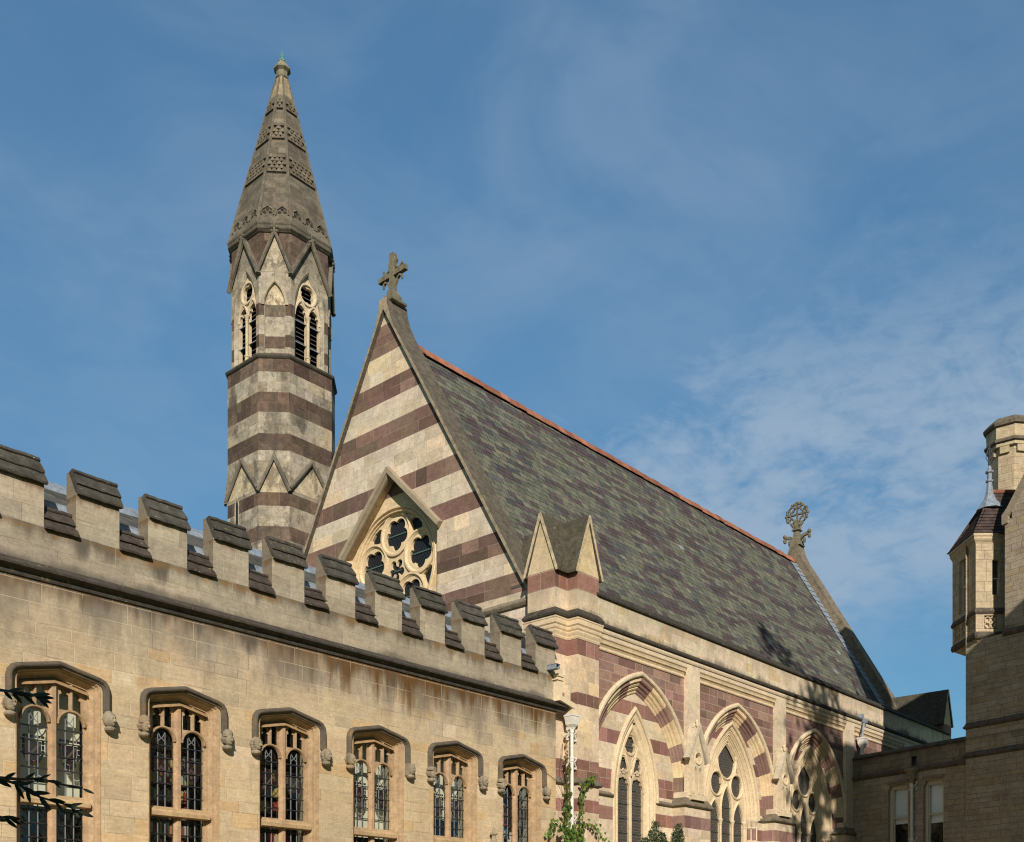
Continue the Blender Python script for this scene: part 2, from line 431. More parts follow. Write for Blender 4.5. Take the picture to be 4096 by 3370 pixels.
    def blob(s, c, rx, ry, rz, n=10, m=7, tint=(.5,) * 3, grime=0., fn=None, mi=0):
        c = Vector(c); rows = []
        for i in range(m + 1):
            th = math.pi * i / m
            row = []
            for k in range(n):
                ph = 2 * math.pi * k / n
                d = Vector((math.sin(th) * math.cos(ph), math.sin(th) * math.sin(ph), math.cos(th)))
                q = fn(d) if fn else 1.0
                row.append(c + Vector((d.x * rx * q, d.y * ry * q, d.z * rz * q)))
            rows.append(row)
        for A, B in zip(rows, rows[1:]):
            for k in range(n):
                s.face([A[k], B[k], B[(k + 1) % n], A[(k + 1) % n]], tint, grime, mi=mi)
    def ashlar(s, F, outline, holes, blocks, d=0., mi=0, dflt=(.5,) * 3, grime=0.):
        """flat wall of blocks (u0, v0, u1, v1, tint, grime) cut to an outline with holes"""
        vs = []; fs = []
        us = [p[0] for p in outline]; vv = [p[1] for p in outline]
        bb = (min(us), min(vv), max(us), max(vv))
        blocks = [b for b in blocks if b[2] > bb[0] and b[0] < bb[2] and b[3] > bb[1] and b[1] < bb[3]]
        def addp(poly):
            ar = sum(poly[i - 1][0] * poly[i][1] - poly[i][0] * poly[i - 1][1] for i in range(len(poly)))
            if ar < 0: poly = list(poly)[::-1]
            k = len(vs); vs.extend(Vector((p[0], p[1])) for p in poly); fs.append(list(range(k, k + len(poly))))
        addp(outline)
        for h in holes: addp(h)
        nb = len(fs)
        for b in blocks: addp([(b[0], b[1]), (b[2], b[1]), (b[2], b[3]), (b[0], b[3])])
        rv, re, rf, ov, oe, of = delaunay_2d_cdt(vs, [], fs, 0, 1e-5)
        for f, o in zip(rf, of):
            if 0 not in o or any(1 <= i < nb for i in o): continue
            k = next((i for i in o if i >= nb), None)
            pts = [rv[i] for i in f]
            if k is None:
                s.face([F.p(p.x, p.y, d) for p in pts], dflt, grime, mi=mi)
            else:
                b = blocks[k - nb]
                s.face([F.p(p.x, p.y, d) for p in pts], b[4], b[5] if len(b) > 5 else grime,
                       [(p.x - b[0], p.y - b[1]) for p in pts], [(b[2] - p.x, b[3] - p.y) for p in pts], mi)
    def plate(s, F, outline, holes, d0, d1, tint=(.5,) * 3, grime=0., mi=0, edge=True):
        s.ashlar(F, outline, holes, [], d1, mi, tint, grime)
        for poly in holes + ([outline] if edge else []):
            n = len(poly)
            for i in range(n):
                a, b = poly[i], poly[(i + 1) % n]
                s.face([F.p(*a, d0), F.p(*b, d0), F.p(*b, d1), F.p(*a, d1)], tint, grime, mi=mi)
    def build(s, name, mat, parent=None, smooth=False):
        me = bpy.data.meshes.new(name)
        me.from_pydata(s.v, [], s.f)
        for m_ in (mat if isinstance(mat, (list, tuple)) else [mat]): me.materials.append(m_)
        nl = len(me.loops)
        at = me.attributes.new('tint', 'FLOAT_COLOR', 'FACE')
        at.data.foreach_set('color', [c for t in s.t for c in (t[0], t[1], t[2], 1.)])
        ag = me.attributes.new('grime', 'FLOAT', 'FACE'); ag.data.foreach_set('value', [float(x) for x in s.g])
        ua = me.uv_layers.new(name='ja'); ua.data.foreach_set('uv', [c for q in s.a for c in q])
        ub = me.uv_layers.new(name='jb'); ub.data.foreach_set('uv', [c for q in s.b for c in q])
        me.polygons.foreach_set('material_index', s.mi)
        if smooth: me.polygons.foreach_set('use_smooth', [True] * len(me.polygons))
        me.update()
        o = bpy.data.objects.new(name, me); COL.objects.link(o)
        if parent is not None: o.parent = parent
        return o

def thing(name, label, cat, loc=(0, 0, 0), group=None):
    o = bpy.data.objects.new(name, None); COL.objects.link(o)
    o.empty_display_size = .3
    o.location = loc
    o['label'] = label; o['category'] = cat
    if group: o['group'] = group
    BASE[o.name] = Vector(loc)
    return o
BASE = {}
def rebase(root):
    """children were modelled in world coordinates: shift them so the thing's own origin stays at its base"""
    for ch in root.children:
        ch.matrix_parent_inverse.identity(); ch.location = ch.location - root.location
def tag(o, label, cat, group=None):
    o['label'] = label; o['category'] = cat
    if group: o['group'] = group

# ------------------------------------------------------------------ 2D shapes
def arc(cx, cy, r, a0, a1, n):
    return [(cx + r * math.cos(R(a0 + (a1 - a0) * i / n)), cy + r * math.sin(R(a0 + (a1 - a0) * i / n))) for i in range(n + 1)]
def circle(cx, cy, r, n=28): return arc(cx, cy, r, 0, 360, n)[:-1]
def pointed(cx, spring, a, rise, n=9, z0=None, inset=0.):
    """two-centred arch, counter-clockwise from lower right to lower left"""
    Rr = (a * a + rise * rise) / (2 * a); c = Rr - a; r2 = Rr - inset
    top = math.degrees(math.acos(min(1, c / r2)))
    right = arc(cx - c, spring, r2, 0, top, n)
    left = [(2 * cx - u, v) for u, v in reversed(right[:-1])]
    p = right + left
    if z0 is not None: p = [(cx + a - inset, z0)] + p + [(cx - a + inset, z0)]
    return p
def foil(cx, cy, n, q, rho, rot=90., m=40):
    """outline of n overlapping lobes"""
    out = []
    for i in range(m):
        th = R(360. * i / m + rot); best = q * .55
        for k in range(n):
            al = th - R(rot + 360. * k / n)
            sq = rho * rho - (q * math.sin(al)) ** 2
            if sq > 0:
                x = q * math.cos(al) + math.sqrt(sq)
                best = max(best, x)
        out.append((cx + best * math.cos(th), cy + best * math.sin(th)))
    return out
def cusped(cx, z0, spring, hw, apex, n=26):
    """a light with a cusped head, counter-clockwise"""
    h = apex - spring; cy = spring + h * .30
    cs = [(hw * .60, -h * .02, hw * .40), (-hw * .60, -h * .02, hw * .40), (hw * .40, h * .32, hw * .34), (-hw * .40, h * .32, hw * .34), (0, h * .40, hw * .36)]
    pts = []
    for i in range(n + 1):
        th = math.pi * i / n; d = Vector((math.cos(th), math.sin(th))); best = .1 * hw
        for x, y, r in cs:
            c = Vector((x, y)); b = d.dot(c); disc = b * b - c.dot(c) + r * r
            if disc > 0: best = max(best, b + math.sqrt(disc))
        pts.append((cx + d.x * best, cy + d.y * best))
    return [(cx + hw, z0), (cx + hw, spring)] + pts + [(cx - hw, spring), (cx - hw, z0)]

def jit(c, a=.08, hue=.03):
    k = 1 + rnd.uniform(-a, a)
    return tuple(max(.005, x * k * (1 + rnd.uniform(-hue, hue))) for x in c)
def courses(u0, u1, zs, lmin, lmax, colfn, gfn=lambda z: 0.):
    """blocks of random length in courses given by their z edges"""
    out = []
    for z0, z1 in zip(zs, zs[1:]):
        u = u0 - rnd.uniform(0, lmax)
        while u < u1:
            l = rnd.uniform(lmin, lmax)
            out.append((u, z0, u + l, z1, colfn((z0 + z1) / 2), gfn((z0 + z1) / 2)))
            u += l
    return out
def bandz(bands, lo, hi, h):
    """course edges: band limits are always joints, in between about h apart"""
    ed = sorted(set([lo, hi] + [z for b in bands for z in b[:2] if lo < z < hi]))
    zs = []
    for a, b in zip(ed, ed[1:]):
        n = max(1, round((b - a) / h))
        zs += [a + (b - a) * i / n for i in range(n)]
    return zs + [hi]

# ================================================================== LIBRARY (front in the plane Y = 18)
S18 = south(18.)
LIBC = (.490, .372, .232); LIBG = (.385, .318, .228)
library = thing('library', 'long honey coloured stone library with battlements and a row of hood moulded windows', 'building', (10, 18, 0))
LX0, LX1 = 1.2, 22.02
def libcol(z):
    f = min(1, max(0, (z - 6.0) / 1.3)) * .6
    c = tuple(a * (1 - f) + b * f for a, b in zip(LIBC, LIBG))
    q = rnd.random()
    k = 1.0
    if q < .12: c = tuple(a * k_ for a, k_ in zip(c, (1.04, .95, .82)))
    elif q < .24: c = tuple(a * k_ for a, k_ in zip(c, (.88, .90, .93)))
    elif q < .30: c = tuple(a * k_ for a, k_ in zip(c, (1.10, 1.13, 1.2)))
    return jit(c, .065, .015)
def opening(g=0.):
    return [(.75 + g, 2.5), (.75 + g, 6.03), (.725 + g, 6.12 + g * .5), (.64 + g, 6.185 + g * .8), (0, 6.335 + g), (-.64 - g, 6.185 + g * .8), (-.725 - g, 6.12 + g * .5), (-.75 - g, 6.03), (-.75 - g, 2.5)]
WX = [8.70 + 2.395 * k for k in range(-1, 6)]
zs = [0]
while zs[-1] < 7.66: zs.append(zs[-1] + rnd.choice((.21, .24, .27, .30, .33)))
zs[-1] = 7.80
mb = MB()
mb.ashlar(S18, [(LX0, 0), (LX1, 0), (LX1, 7.78), (LX0, 7.78)], [[(x + u, v) for u, v in opening()] for x in WX],
          courses(LX0, LX1, zs, .38, .95, libcol))
# end, back and inner faces so the range is a solid building
mb.quad(Fr((LX1, 18, 0), (0, 1, 0)), 0, 0, .5, 7.78, 0, LIBC)
mb.quad(Fr((LX0, 25, 0), (0, -1, 0)), 0, 0, 7, 8.6, 0, LIBC)
mb.quad(Fr((LX1, 25, 0), (-1, 0, 0)), 0, 0, LX1 - LX0, 8.6, 0, LIBC)
mb.build('wall', M['lib_wall'], library)
mb = MB()
CP = (.062, .053, .043)
mb.sweep(S18, [(LX0, 0), (22.40, 0)], [(7.70, 0), (7.70, .035), (7.735, .05), (7.78, .055), (7.815, .12), (7.825, .17), (7.86, .18), (7.875, .15), (7.99, .0)], tint=CP, grime=.45)
mb.build('string_course', M['dark_cope'], library)
# parapet: low wall, merlons and crenel copings
PARC = (.325, .275, .20)
def parcol(z):
    c = PARC if rnd.random() > .25 else (.37, .31, .225)
    return jit(c, .09, .015)
mb = MB()
mb.ashlar(S18, [(LX0, 7.97), (LX1, 7.97), (LX1, 8.62), (LX0, 8.62)], [], courses(LX0, LX1, [7.97, 8.28, 8.62], .8, 1.6, parcol))
mb.quad(Fr((LX1, 18, 0), (0, 1, 0)), 0, 7.9, .34, 8.62, 0, PARC)
mb.quad(Fr((LX1, 18.34, 0), (-1, 0, 0)), 0, 7.9, LX1 - LX0, 9.0, 0, PARC)
mb.build('parapet', M['lib_parapet'], library)
MW = .80; PITCH = 1.3565; MZ0 = 8.62
def make_merlon(u0):
    F = south(18., u0); b = MB(); g = .12
    b.ashlar(F, [(0, MZ0), (MW, MZ0), (MW, 9.36), (0, 9.36)], [], courses(0, MW, [MZ0, rnd.choice((8.92, 9.0)), 9.36], .6, 1.3, parcol))
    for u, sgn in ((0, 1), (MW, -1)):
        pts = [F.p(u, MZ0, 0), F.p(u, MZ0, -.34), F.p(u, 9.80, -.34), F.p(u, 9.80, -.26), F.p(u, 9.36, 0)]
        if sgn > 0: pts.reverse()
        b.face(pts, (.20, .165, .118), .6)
    b.face([F.p(MW, MZ0, -.34), F.p(0, MZ0, -.34), F.p(0, 9.80, -.34), F.p(MW, 9.80, -.34)], PARC, .3)
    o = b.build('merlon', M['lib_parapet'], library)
    o.location = (0, 0, 0)
    # stepped coping: three weathered slopes with drip edges; it sails out to the right and front
    c = MB()
    prof = [(9.35, -.03), (9.335, .02), (9.335, .075), (9.37, .085), (9.545, -.035), (9.53, -.015), (9.545, .005), (9.57, .0), (9.775, -.165), (9.765, -.14), (9.785, -.125), (9.82, -.14), (9.845, -.175), (9.85, -.22), (9.835, -.27), (9.80, -.34), (9.76, -.36)]
    c.sweep(F, [(.015 + (MW + .02) * q_ / 9, 9.36 + rnd.uniform(-.009, .006)) for q_ in range(10)], [(z_ - 9.36 + rnd.uniform(-.004, .004), d_ + rnd.uniform(-.006, .006)) for z_, d_ in prof], tint=jit((.068, .061, .050), .18), grime=rnd.uniform(.25, .55))
    cc = c.build('coping', M['dark_cope'], o)
    return o
def make_crenel(u0):
    F = south(18., u0); b = MB()
    prof = [(8.61, -.03), (8.595, .02), (8.595, .075), (8.63, .085), (8.795, -.04), (8.78, -.02), (8.795, 0), (8.82, -.005), (8.985, -.15), (8.975, -.125), (9.0, -.115), (9.035, -.14), (9.05, -.19), (9.03, -.26), (8.99, -.34), (8.9, -.34)]
    b.sweep(F, [((PITCH - MW + .03) * q_ / 7, 8.62 + rnd.uniform(-.008, .005)) for q_ in range(8)], [(z_ - 8.62 + rnd.uniform(-.003, .003), d_ + rnd.uniform(-.006, .006)) for z_, d_ in prof], tint=(.062, .050, .041), grime=.25)
    o = b.build('crenel_coping', M['dark_cope'], library)
    l = MB()
    l.sweep(F, [(-.02, 0), (PITCH - MW + .02, 0)], [(9.0, -.25), (9.06, -.27), (9.20, -.36), (9.24, -.36), (9.24, -.42), (8.95, -.42)], tint=(.4,) * 3)
    l.build('lead_flashing', M['lead'], o)
    return o
first = 8.995 - 5 * PITCH
def shiftcopy(o, dx):
    c = o.copy(); COL.objects.link(c); c.parent = o.parent; c.location = (o.location.x + dx, o.location.y, o.location.z)
    for ch in o.children:
        q = ch.copy(); COL.objects.link(q); q.parent = c
    return c
for i in range(15):                              # every merlon cut and worn a little differently
    make_merlon(first + PITCH * i)
    if i < 14: make_crenel(first + PITCH * i + MW)
# low slate roof with a lead ridge behind the parapet
mb = MB()
y = 18.42; z = 8.95; row = 0
while y < 20.9:
    x = LX0 - rnd.uniform(0, .3)
    while x < LX1:
        w = rnd.uniform(.24, .36); c = jit((.085, .085, .075), .3); l = .014 + rnd.uniform(0, .012)
        mb.face([(x, y, z + l), (min(x + w, LX1), y, z + l), (min(x + w, LX1), y + .24, z + .155), (x, y + .24, z + .155)], c)
        mb.face([(x, y, z - .01), (min(x + w, LX1), y, z - .01), (min(x + w, LX1), y, z + l), (x, y, z + l)], c)
        x += w
    y += .22; z += .142; row += 1
mb.face([(LX0, 21.0, 10.55), (LX1, 21.0, 10.55), (LX1, 25, 8.4), (LX0, 25, 8.4)], (.08, .08, .075))
roof = mb.build('roof', M['slate'], library)
mb = MB()
mb.sweep(Fr((0, 20.95, 0), (1, 0, 0)), [(LX0, 0), (LX1 - .02, 0)], [(10.36, .28), (10.52, .24), (10.66, .06), (10.70, 0), (10.66, -.06), (10.5, -.2)])
mb.build('lead_ridge', M['lead'], roof)
# windows ------------------------------------------------------------------
TRIM = (.37, .255, .15)
def make_window(x):
    F = south(18., x)
    root = MB()
    op = opening()
    root.sweep(F, op, [(0, .001), (.012, .012), (.03, .008), (.05, -.06), (.07, -.065), (.08, -.12), (.125, -.20), (.145, -.20), (.155, -.25)], tint=TRIM, grime=.12)
    # tracery plate: two cusped lights below, four small panels above, lights under the transom
    holes = []
    for sx in (-.315, .315):
        holes.append(cusped(sx, 4.17, 5.38, .235, 5.645))
        holes.append([(sx + .235, 2.72), (sx + .235, 3.98), (sx - .235, 3.98), (sx - .235, 2.72)])
    for i, sx in enumerate((-.425, -.205, .205, .425)):
        lo = 5.66; tp = (6.00, 6.08, 6.08, 6.00)[i]
        holes.append([(sx + .088, lo - (.09 if i == 3 else 0.)), (sx + .088, tp - .17), (sx + .045, tp - .14), (sx + .062, tp - .10), (sx + .05, tp - .05), (sx, tp), (sx - .05, tp - .05), (sx - .062, tp - .10), (sx - .045, tp - .14), (sx - .088, tp - .17), (sx - .088, lo - (.09 if i == 0 else 0.))])
    holes2 = []
    for h in holes[4:]:
        holes2.append(h)
    holes = holes[:4] + holes2
    outer = [(u * .82, 2.6 if v < 3 else v - .10) for u, v in op]
    root.plate(F, outer, holes, -.275, -.245, tint=TRIM, grime=.1)
    for sx in (-.315, .315):   # raised label over each light
        root.sweep(F, pointed(sx, 5.40, .245, .245, 7), [(-.018, -.246), (-.018, -.19), (.01, -.18), (.022, -.19), (.03, -.246)], tint=(.30, .20, .11), grime=.2)
    # mullion, transom and the small uprights
    pm = [(-.075, -.248), (-.035, -.18), (.035, -.18), (.075, -.248)]
    root.sweep(F, [(0, 2.6), (0, 6.10)], pm, tint=jit(TRIM), grime=.1)
    for sx in (-.315, .315):
        root.sweep(F, [(sx, 5.66), (sx, 6.10)], [(-.028, -.246), (-.012, -.19), (.012, -.19), (.028, -.246)], tint=jit(TRIM), grime=.1)
    root.sweep(F, [(-.60, 4.075), (.60, 4.075)], [(-.10, -.25), (-.09, -.07), (-.02, -.06), (.02, -.10), (.085, -.245)], tint=jit((.40, .27, .15)), grime=.05)
    root.sweep(F, [(-.60, 6.02), (0, 6.15), (.60, 6.02)], [(.0, -.247), (.0, -.20), (-.03, -.16), (-.06, -.15), (-.08, -.12)], tint=(.30, .195, .10), grime=.2, caps=False)
    root.box(F, -.69, 2.38, .69, 2.62, -.2, .06, TRIM)
    # jamb face of the opening seen as raised quoins
    fr = root.build('window', M['lib_trim'], library)
    h = MB()
    hp = [(.865, 5.66)] + [(u, v) for u, v in [(.865, 6.03), (.845, 6.115), (.79, 6.185), (.70, 6.225), (0, 6.375), (-.70, 6.225), (-.79, 6.185), (-.845, 6.115), (-.865, 6.03)]] + [(-.865, 5.66)]
    h.sweep(F, hp, [(.085, .0), (.08, .03), (.06, .04), (.05, .065), (.04, .09), (.02, .10), (-.005, .095), (-.025, .075), (-.045, .0)], tint=(.105, .088, .066), grime=.6)
    h.build('hood_mould', M['lib_trim'], fr)
    g = MB()
    g.quad(F, -.60, 2.6, .60, 6.15, -.285, joint=False)
    g.build('glass', M['glass'], fr)
    for sx in (-.315, .315):                       # leads and saddle bars of each light
        l = MB()
        for q in (-.075, .075):
            l.box(F, sx + q - .007, 4.1, sx + q + .007, 5.38, -.283, -.270, (.4,) * 3)
            l.box(F, sx + q - .007, 2.7, sx + q + .007, 4.0, -.283, -.270, (.4,) * 3)
            l.sweep(F, [(sx + q, 5.38), (sx - q * .4, 5.47), (sx - q, 5.56)], [(-.006, -.28), (-.006, -.270), (.006, -.270), (.006, -.28)])
            l.sweep(F, [(sx + q, 5.38), (sx + q, 5.56)], [(-.006, -.28), (-.006, -.270), (.006, -.270), (.006, -.28)])
        for q in range(5):
            l.box(F, sx - .24, 4.36 + .235 * q, sx + .24, 4.38 + .235 * q, -.268, -.255, mi=1)
            l.box(F, sx - .24, 2.95 + .235 * q, sx + .24, 2.965 + .235 * q, -.268, -.255, mi=1)
        l.build('leadwork', [M['leadbar'], M['iron']], fr)
    # room behind: plastered splays, dark beyond
    r = MB()
    P = F.p
    for (a, b_) in (((-.60, -.35), (-.95, -.95)), ((.95, -.95), (.60, -.35))):
        r.face([P(a[0], 2.6, a[1]), P(b_[0], 2.6, b_[1]), P(b_[0], 6.3, b_[1]), P(a[0], 6.3, a[1])], (.5,) * 3)
    r.face([P(-.6, 6.2, -.35), P(.6, 6.2, -.35), P(.95, 6.3, -.95), P(-.95, 6.3, -.95)])
    r.build('window_splay', M['plaster'], fr)
    return fr
def stained(x, which, fr):
    F = south(18., x)
    for sx in (-.315, .315):
        b = MB()
        zc = 4.90
        fieldc = rnd.choice([(.016, .014, .013), (.020, .010, .010), (.013, .016, .013), (.028, .026, .023), (.018, .012, .013)])
        def bord(t0): return rnd.choice([(.008, .010, .022), (.026, .007, .008), (.06, .06, .058), (.035, .026, .010), (.010, .018, .012)])
        n = 6
        for i in range(n):
            u0 = sx - .19 + .38 * i / n
            b.quad(F, u0 + .004, zc + .21, u0 + .38 / n - .004, zc + .255, -.28, bord(i), joint=False)
        sh = [(.19, .19), (.19, .0), (.165, -.12), (.10, -.22), (0, -.27), (-.10, -.22), (-.165, -.12), (-.19, 0), (-.19, .19)]
        inn = [(u * .76, v * .78 + .02) for u, v in sh]
        for i in range(len(sh) - 1):
            for j in range(2):
                def lp(a, c, t): return (a[0] + (c[0] - a[0]) * t, a[1] + (c[1] - a[1]) * t)
                A = lp(sh[i], sh[i + 1], j / 2); B_ = lp(sh[i], sh[i + 1], (j + .9) / 2); C = lp(inn[i], inn[i + 1], (j + .9) / 2); D = lp(inn[i], inn[i + 1], j / 2)
                b.face([F.p(sx + p[0], zc + p[1], -.28) for p in (A, B_, C, D)], bord(i))
        b.face([F.p(sx + u * .94, zc + v * .94, -.2795) for u, v in inn], fieldc)
        if which % 2 == 0:
            b.sweep(F, [(sx - .10, zc - .11), (sx, zc + .02), (sx + .10, zc - .11)], [(-.02, -.278), (.02, -.278)], tint=(.07, .04, .035), caps=False)
            for q in ((-.07, .1), (.07, .1), (0, -.12)): b.face([F.p(sx + q[0] + u * .028, zc + q[1] + v * .035, -.2785) for u, v in circle(0, 0, 1, 8)], (.08, .05, .025))
        else:
            b.sweep(F, [(sx - .12, zc - .14), (sx + .12, zc + .12)], [(-.022, -.278), (.022, -.278)], tint=(.07, .06, .045), caps=False)
            for q in ((-.06, .06), (.05, -.08)): b.face([F.p(sx + q[0] + u * .03, zc + q[1] + v * .03, -.2785) for u, v in circle(0, 0, 1, 8)], (.03, .035, .05))
        o = b.build('stained_shield', M['stain'], fr)
        o.location.x = -fr.location.x
w0 = make_window(WX[0])
wins = [w0] + [shiftcopy(w0, x - WX[0]) for x in WX[1:]]
for i, (x, w) in enumerate(zip(WX, wins)):
    stained(x, i, w)
    F = south(18., x); b = MB()
    if i in (1, 4, 5, 0):                      # pale blind drawn down inside
        b.box(F, -.66, 4.0 if i != 5 else 4.6, .66, 6.2, -.62, -.60)
        o = b.build('blind', M['plaster'], w)
    else:                                      # bookcase standing inside
        for sh in range(9):
            zz = 2.7 + sh * .34
            b.box(F, -.1, zz, .9, zz + .03, -1.5, -1.2, (.10, .06, .03))
            u = -.08
            while u < .86:
                wd = rnd.uniform(.025, .06)
                b.box(F, u, zz + .03, u + wd, zz + rnd.uniform(.2, .29), -1.45, -1.22, rnd.choice([(.35, .33, .28), (.05, .12, .25), (.25, .04, .03), (.03, .12, .12), (.07, .06, .06), (.4, .3, .1)]))
                u += wd + .004
        o = b.build('bookcase', M['books'], w)
    o.location.x = -w.location.x
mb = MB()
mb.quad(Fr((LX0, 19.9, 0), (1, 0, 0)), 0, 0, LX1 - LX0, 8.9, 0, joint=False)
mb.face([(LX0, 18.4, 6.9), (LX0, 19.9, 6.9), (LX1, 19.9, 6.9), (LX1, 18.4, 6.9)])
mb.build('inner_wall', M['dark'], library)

# carved heads at the ends of the hood moulds --------------------------------
def head(x, z, kind, label):
    b = MB(); c = Vector((x, 17.88, z)); st = (.235, .195, .138)
    face = Vector((.25, -1, -.12)).normalized()
    sd = Vector((0, 0, 1)).cross(face).normalized()
    def fn(d):
        f = d.dot(face); s_ = abs(d.dot(sd)); q = 1.0
        if f > .15:
            q += .48 * max(0, 1 - abs(d.z + .08) / .26) * max(0, 1 - s_ / .20)       # nose
            q -= .34 * max(0, 1 - abs(d.z - .12) / .17) * max(0, 1 - abs(s_ - .34) / .22)   # eye sockets
            q += .20 * max(0, 1 - abs(d.z - .34) / .12) * max(0, 1 - s_ / .65)         # brow
            q -= .22 * max(0, 1 - abs(d.z + .44) / .08) * max(0, 1 - s_ / .34)         # mouth
            q += .16 * max(0, 1 - abs(d.z + .68) / .2) * max(0, 1 - s_ / .35)         # chin
            q -= .10 * max(0, 1 - abs(d.z + .30) / .25) * max(0, 1 - abs(s_ - .62) / .25)   # hollow cheeks
        q -= .16 * max(0, -d.z - .1)
        return q
    b.blob(c, .078, .096, .132, 28, 22, st, .25, fn)
    if kind in ('mitre', 'crown'):
        b.lathe(c + Vector((-.01, .02, .05)), [(.096, 0), (.102, .05), (.096, .09), (.072, .13), (.02, .155)], 10, st, .3)
    elif kind == 'hood':
        b.blob(c + Vector((-.02, .05, .03)), .105, .10, .145, 14, 10, st, .35)
    elif kind == 'veil':
        b.box(Fr(c + Vector((0, .06, 0)), (1, 0, 0)), -.11, -.13, .11, .14, -.06, .05, st, .3)
    elif kind == 'cap':
        b.lathe(c + Vector((-.01, .02, .06)), [(.115, 0), (.12, .04), (.10, .08), (.03, .10)], 10, st, .35)
    if kind in ('curls', 'beard'):
        for k in range(14):
            a = R(360 * k / 14); p = c + Vector((.10 * math.cos(a), .03, .115 * math.sin(a)))
            b.blob(p, .042, .05, .042, 7, 5, st, .3)
    if kind in ('plain', 'beard'):
        b.blob(c + Vector((-.02, .045, .035)), .09, .085, .125, 9, 7, (.16, .135, .10), .45)
    b.blob(c + Vector((-.01, .03, -.15)), .10, .10, .055, 10, 6, st, .35)              # collar
    b.tube([c + Vector((0, .0, 0)), c + Vector((-.01, .16, .03))], [.09, .11], 8, st, .3)
    o = b.build('carved_head', M['lib_trim'], library)
    o['label'] = label
kinds = [('plain', 'carved stone head with wavy hair'), ('hood', 'carved bearded stone head in a close hood'), ('mitre', 'carved stone head in a tall jewelled mitre'), ('mitre', 'carved bearded stone head in a bishop mitre'),
         ('curls', 'carved stone head with thick curls'), ('curls', 'carved stone head in a curled wig with neckcloth'), ('plain', 'dark carved stone head with collar'), ('veil', 'carved stone head in a square veil'),
         ('cap', 'carved stone head in a round cap'), ('beard', 'carved stone head with full curly beard'), ('cap', 'carved stone head in a flat cap'), ('plain', 'carved bald stone head')]
for i, (kd, lb) in enumerate(kinds):
    head(8.70 + 2.395 * (i // 2) + (-.86 if i % 2 == 0 else .88), 5.53, kd, lb)
# lead spout and the canopy finial of the niche between the last windows
mb = MB()
F = south(18., 21.72)
ZS = 1.58
for q_ in ((-.075, 7.135, .075, 7.15, .32), (-.075, 7.15, -.06, 7.25, .32), (.06, 7.15, .075, 7.25, .32), (-.085, 7.25, .085, 7.265, .33)):
    mb.box(F, q_[0], q_[1] + ZS, q_[2], q_[3] + ZS, -.1, q_[4])
mb.build('spout', M['lead'], library)
mb = MB()
mb.lathe((19.47, 17.86, 3.6), [(.16, 0), (.15, .25), (.05, .62), (.045, .66), (.085, .69), (.04, .73), (.02, .84), (.012, .86)], 8, (.27, .22, .15), .3)
for k in range(8):
    a = R(45 * k)
    for zz, rr in ((3.92, .12), (4.08, .085), (4.30, .07)):
        mb.blob((19.47 + rr * math.cos(a), 17.86 + rr * math.sin(a), zz), .03, .03, .035, 6, 4, (.27, .22, .15), .3)
mb.box(south(18., 19.47), -.16, 3.1, .16, 3.62, 0, .28, (.3, .24, .16), .3)
mb.build('niche_canopy', M['lib_trim'], library)

# ================================================================== CHAPEL
chapel = thing('chapel', 'tall gabled chapel striped in cream and dark red stone with a steep slate roof', 'chapel', (22.6, 25.3, 0))
CC = (.585, .475, .335); CR = (.235, .142, .112); GC = (.545, .455, .345); GR = (.160, .100, .076)
def band_col(bands, cream, red):
    def f(z):
        for lo, hi in bands:
            if lo <= z < hi:
                c = jit(red, .16, .06)
                if rnd.random() < .22: c = tuple(a * .72 for a in c)
                elif rnd.random() < .22: c = tuple(a * 1.3 for a in c)
                return c
        c = cream
        q = rnd.random()
        if q < .25: c = tuple(a * k for a, k in zip(c, (.86, .84, .80)))
        elif q < .35: c = tuple(a * k for a, k in zip(c, (1.05, .99, .88)))
        return jit(c, .10, .02)
    return f
GY = 25.3                                       # the ridge line
GW = west(22.64, 0)                             # u = -Y
gb = [(19.965, 20.875), (18.50, 19.13), (17.075, 17.79), (15.41, 15.94), (14.12, 14.65), (12.58, 13.265), (11.37, 11.95)]
gz = bandz(gb, 0, 21.6, .36)
rec = [(-23.05, 10.6), (-23.05, 14.08), (-25.15, 16.18), (-27.27, 14.08), (-27.27, 10.6)]
mb = MB()
mb.ashlar(GW, [(-32.4, 0), (-18.0, 0), (-18.0, 8.9), (-GY, 21.33), (-32.4, 9.2)], [rec],
          courses(-32.4, -18, gz, .45, 1.15, band_col(gb, GC, GR)))
for a, b_ in zip(rec[:-1], rec[1:]):            # sides of the gabled recess
    mb.face([GW.p(*a, 0), GW.p(*b_, 0), GW.p(*b_, -.30), GW.p(*a, -.30)], (.56, .44, .29))
mb.build('west_gable', M['gable'], chapel)
mb = MB()
RC = (-25.34, 13.36); RX = -.30
mb.ashlar(GW, [(-22.5, 10.6), (-22.5, 16.3), (-27.9, 16.3), (-27.9, 10.6)], [circle(*RC, 1.92, 56)],
          courses(-28, -22, bandz([(15.62, 16.3)], 10.4, 16.4, .4), .5, 1.2, band_col([(15.62, 16.5)], (.60, .455, .28), GR)), RX)
rose = None
mb.build('recess_wall', M['gable'], chapel)
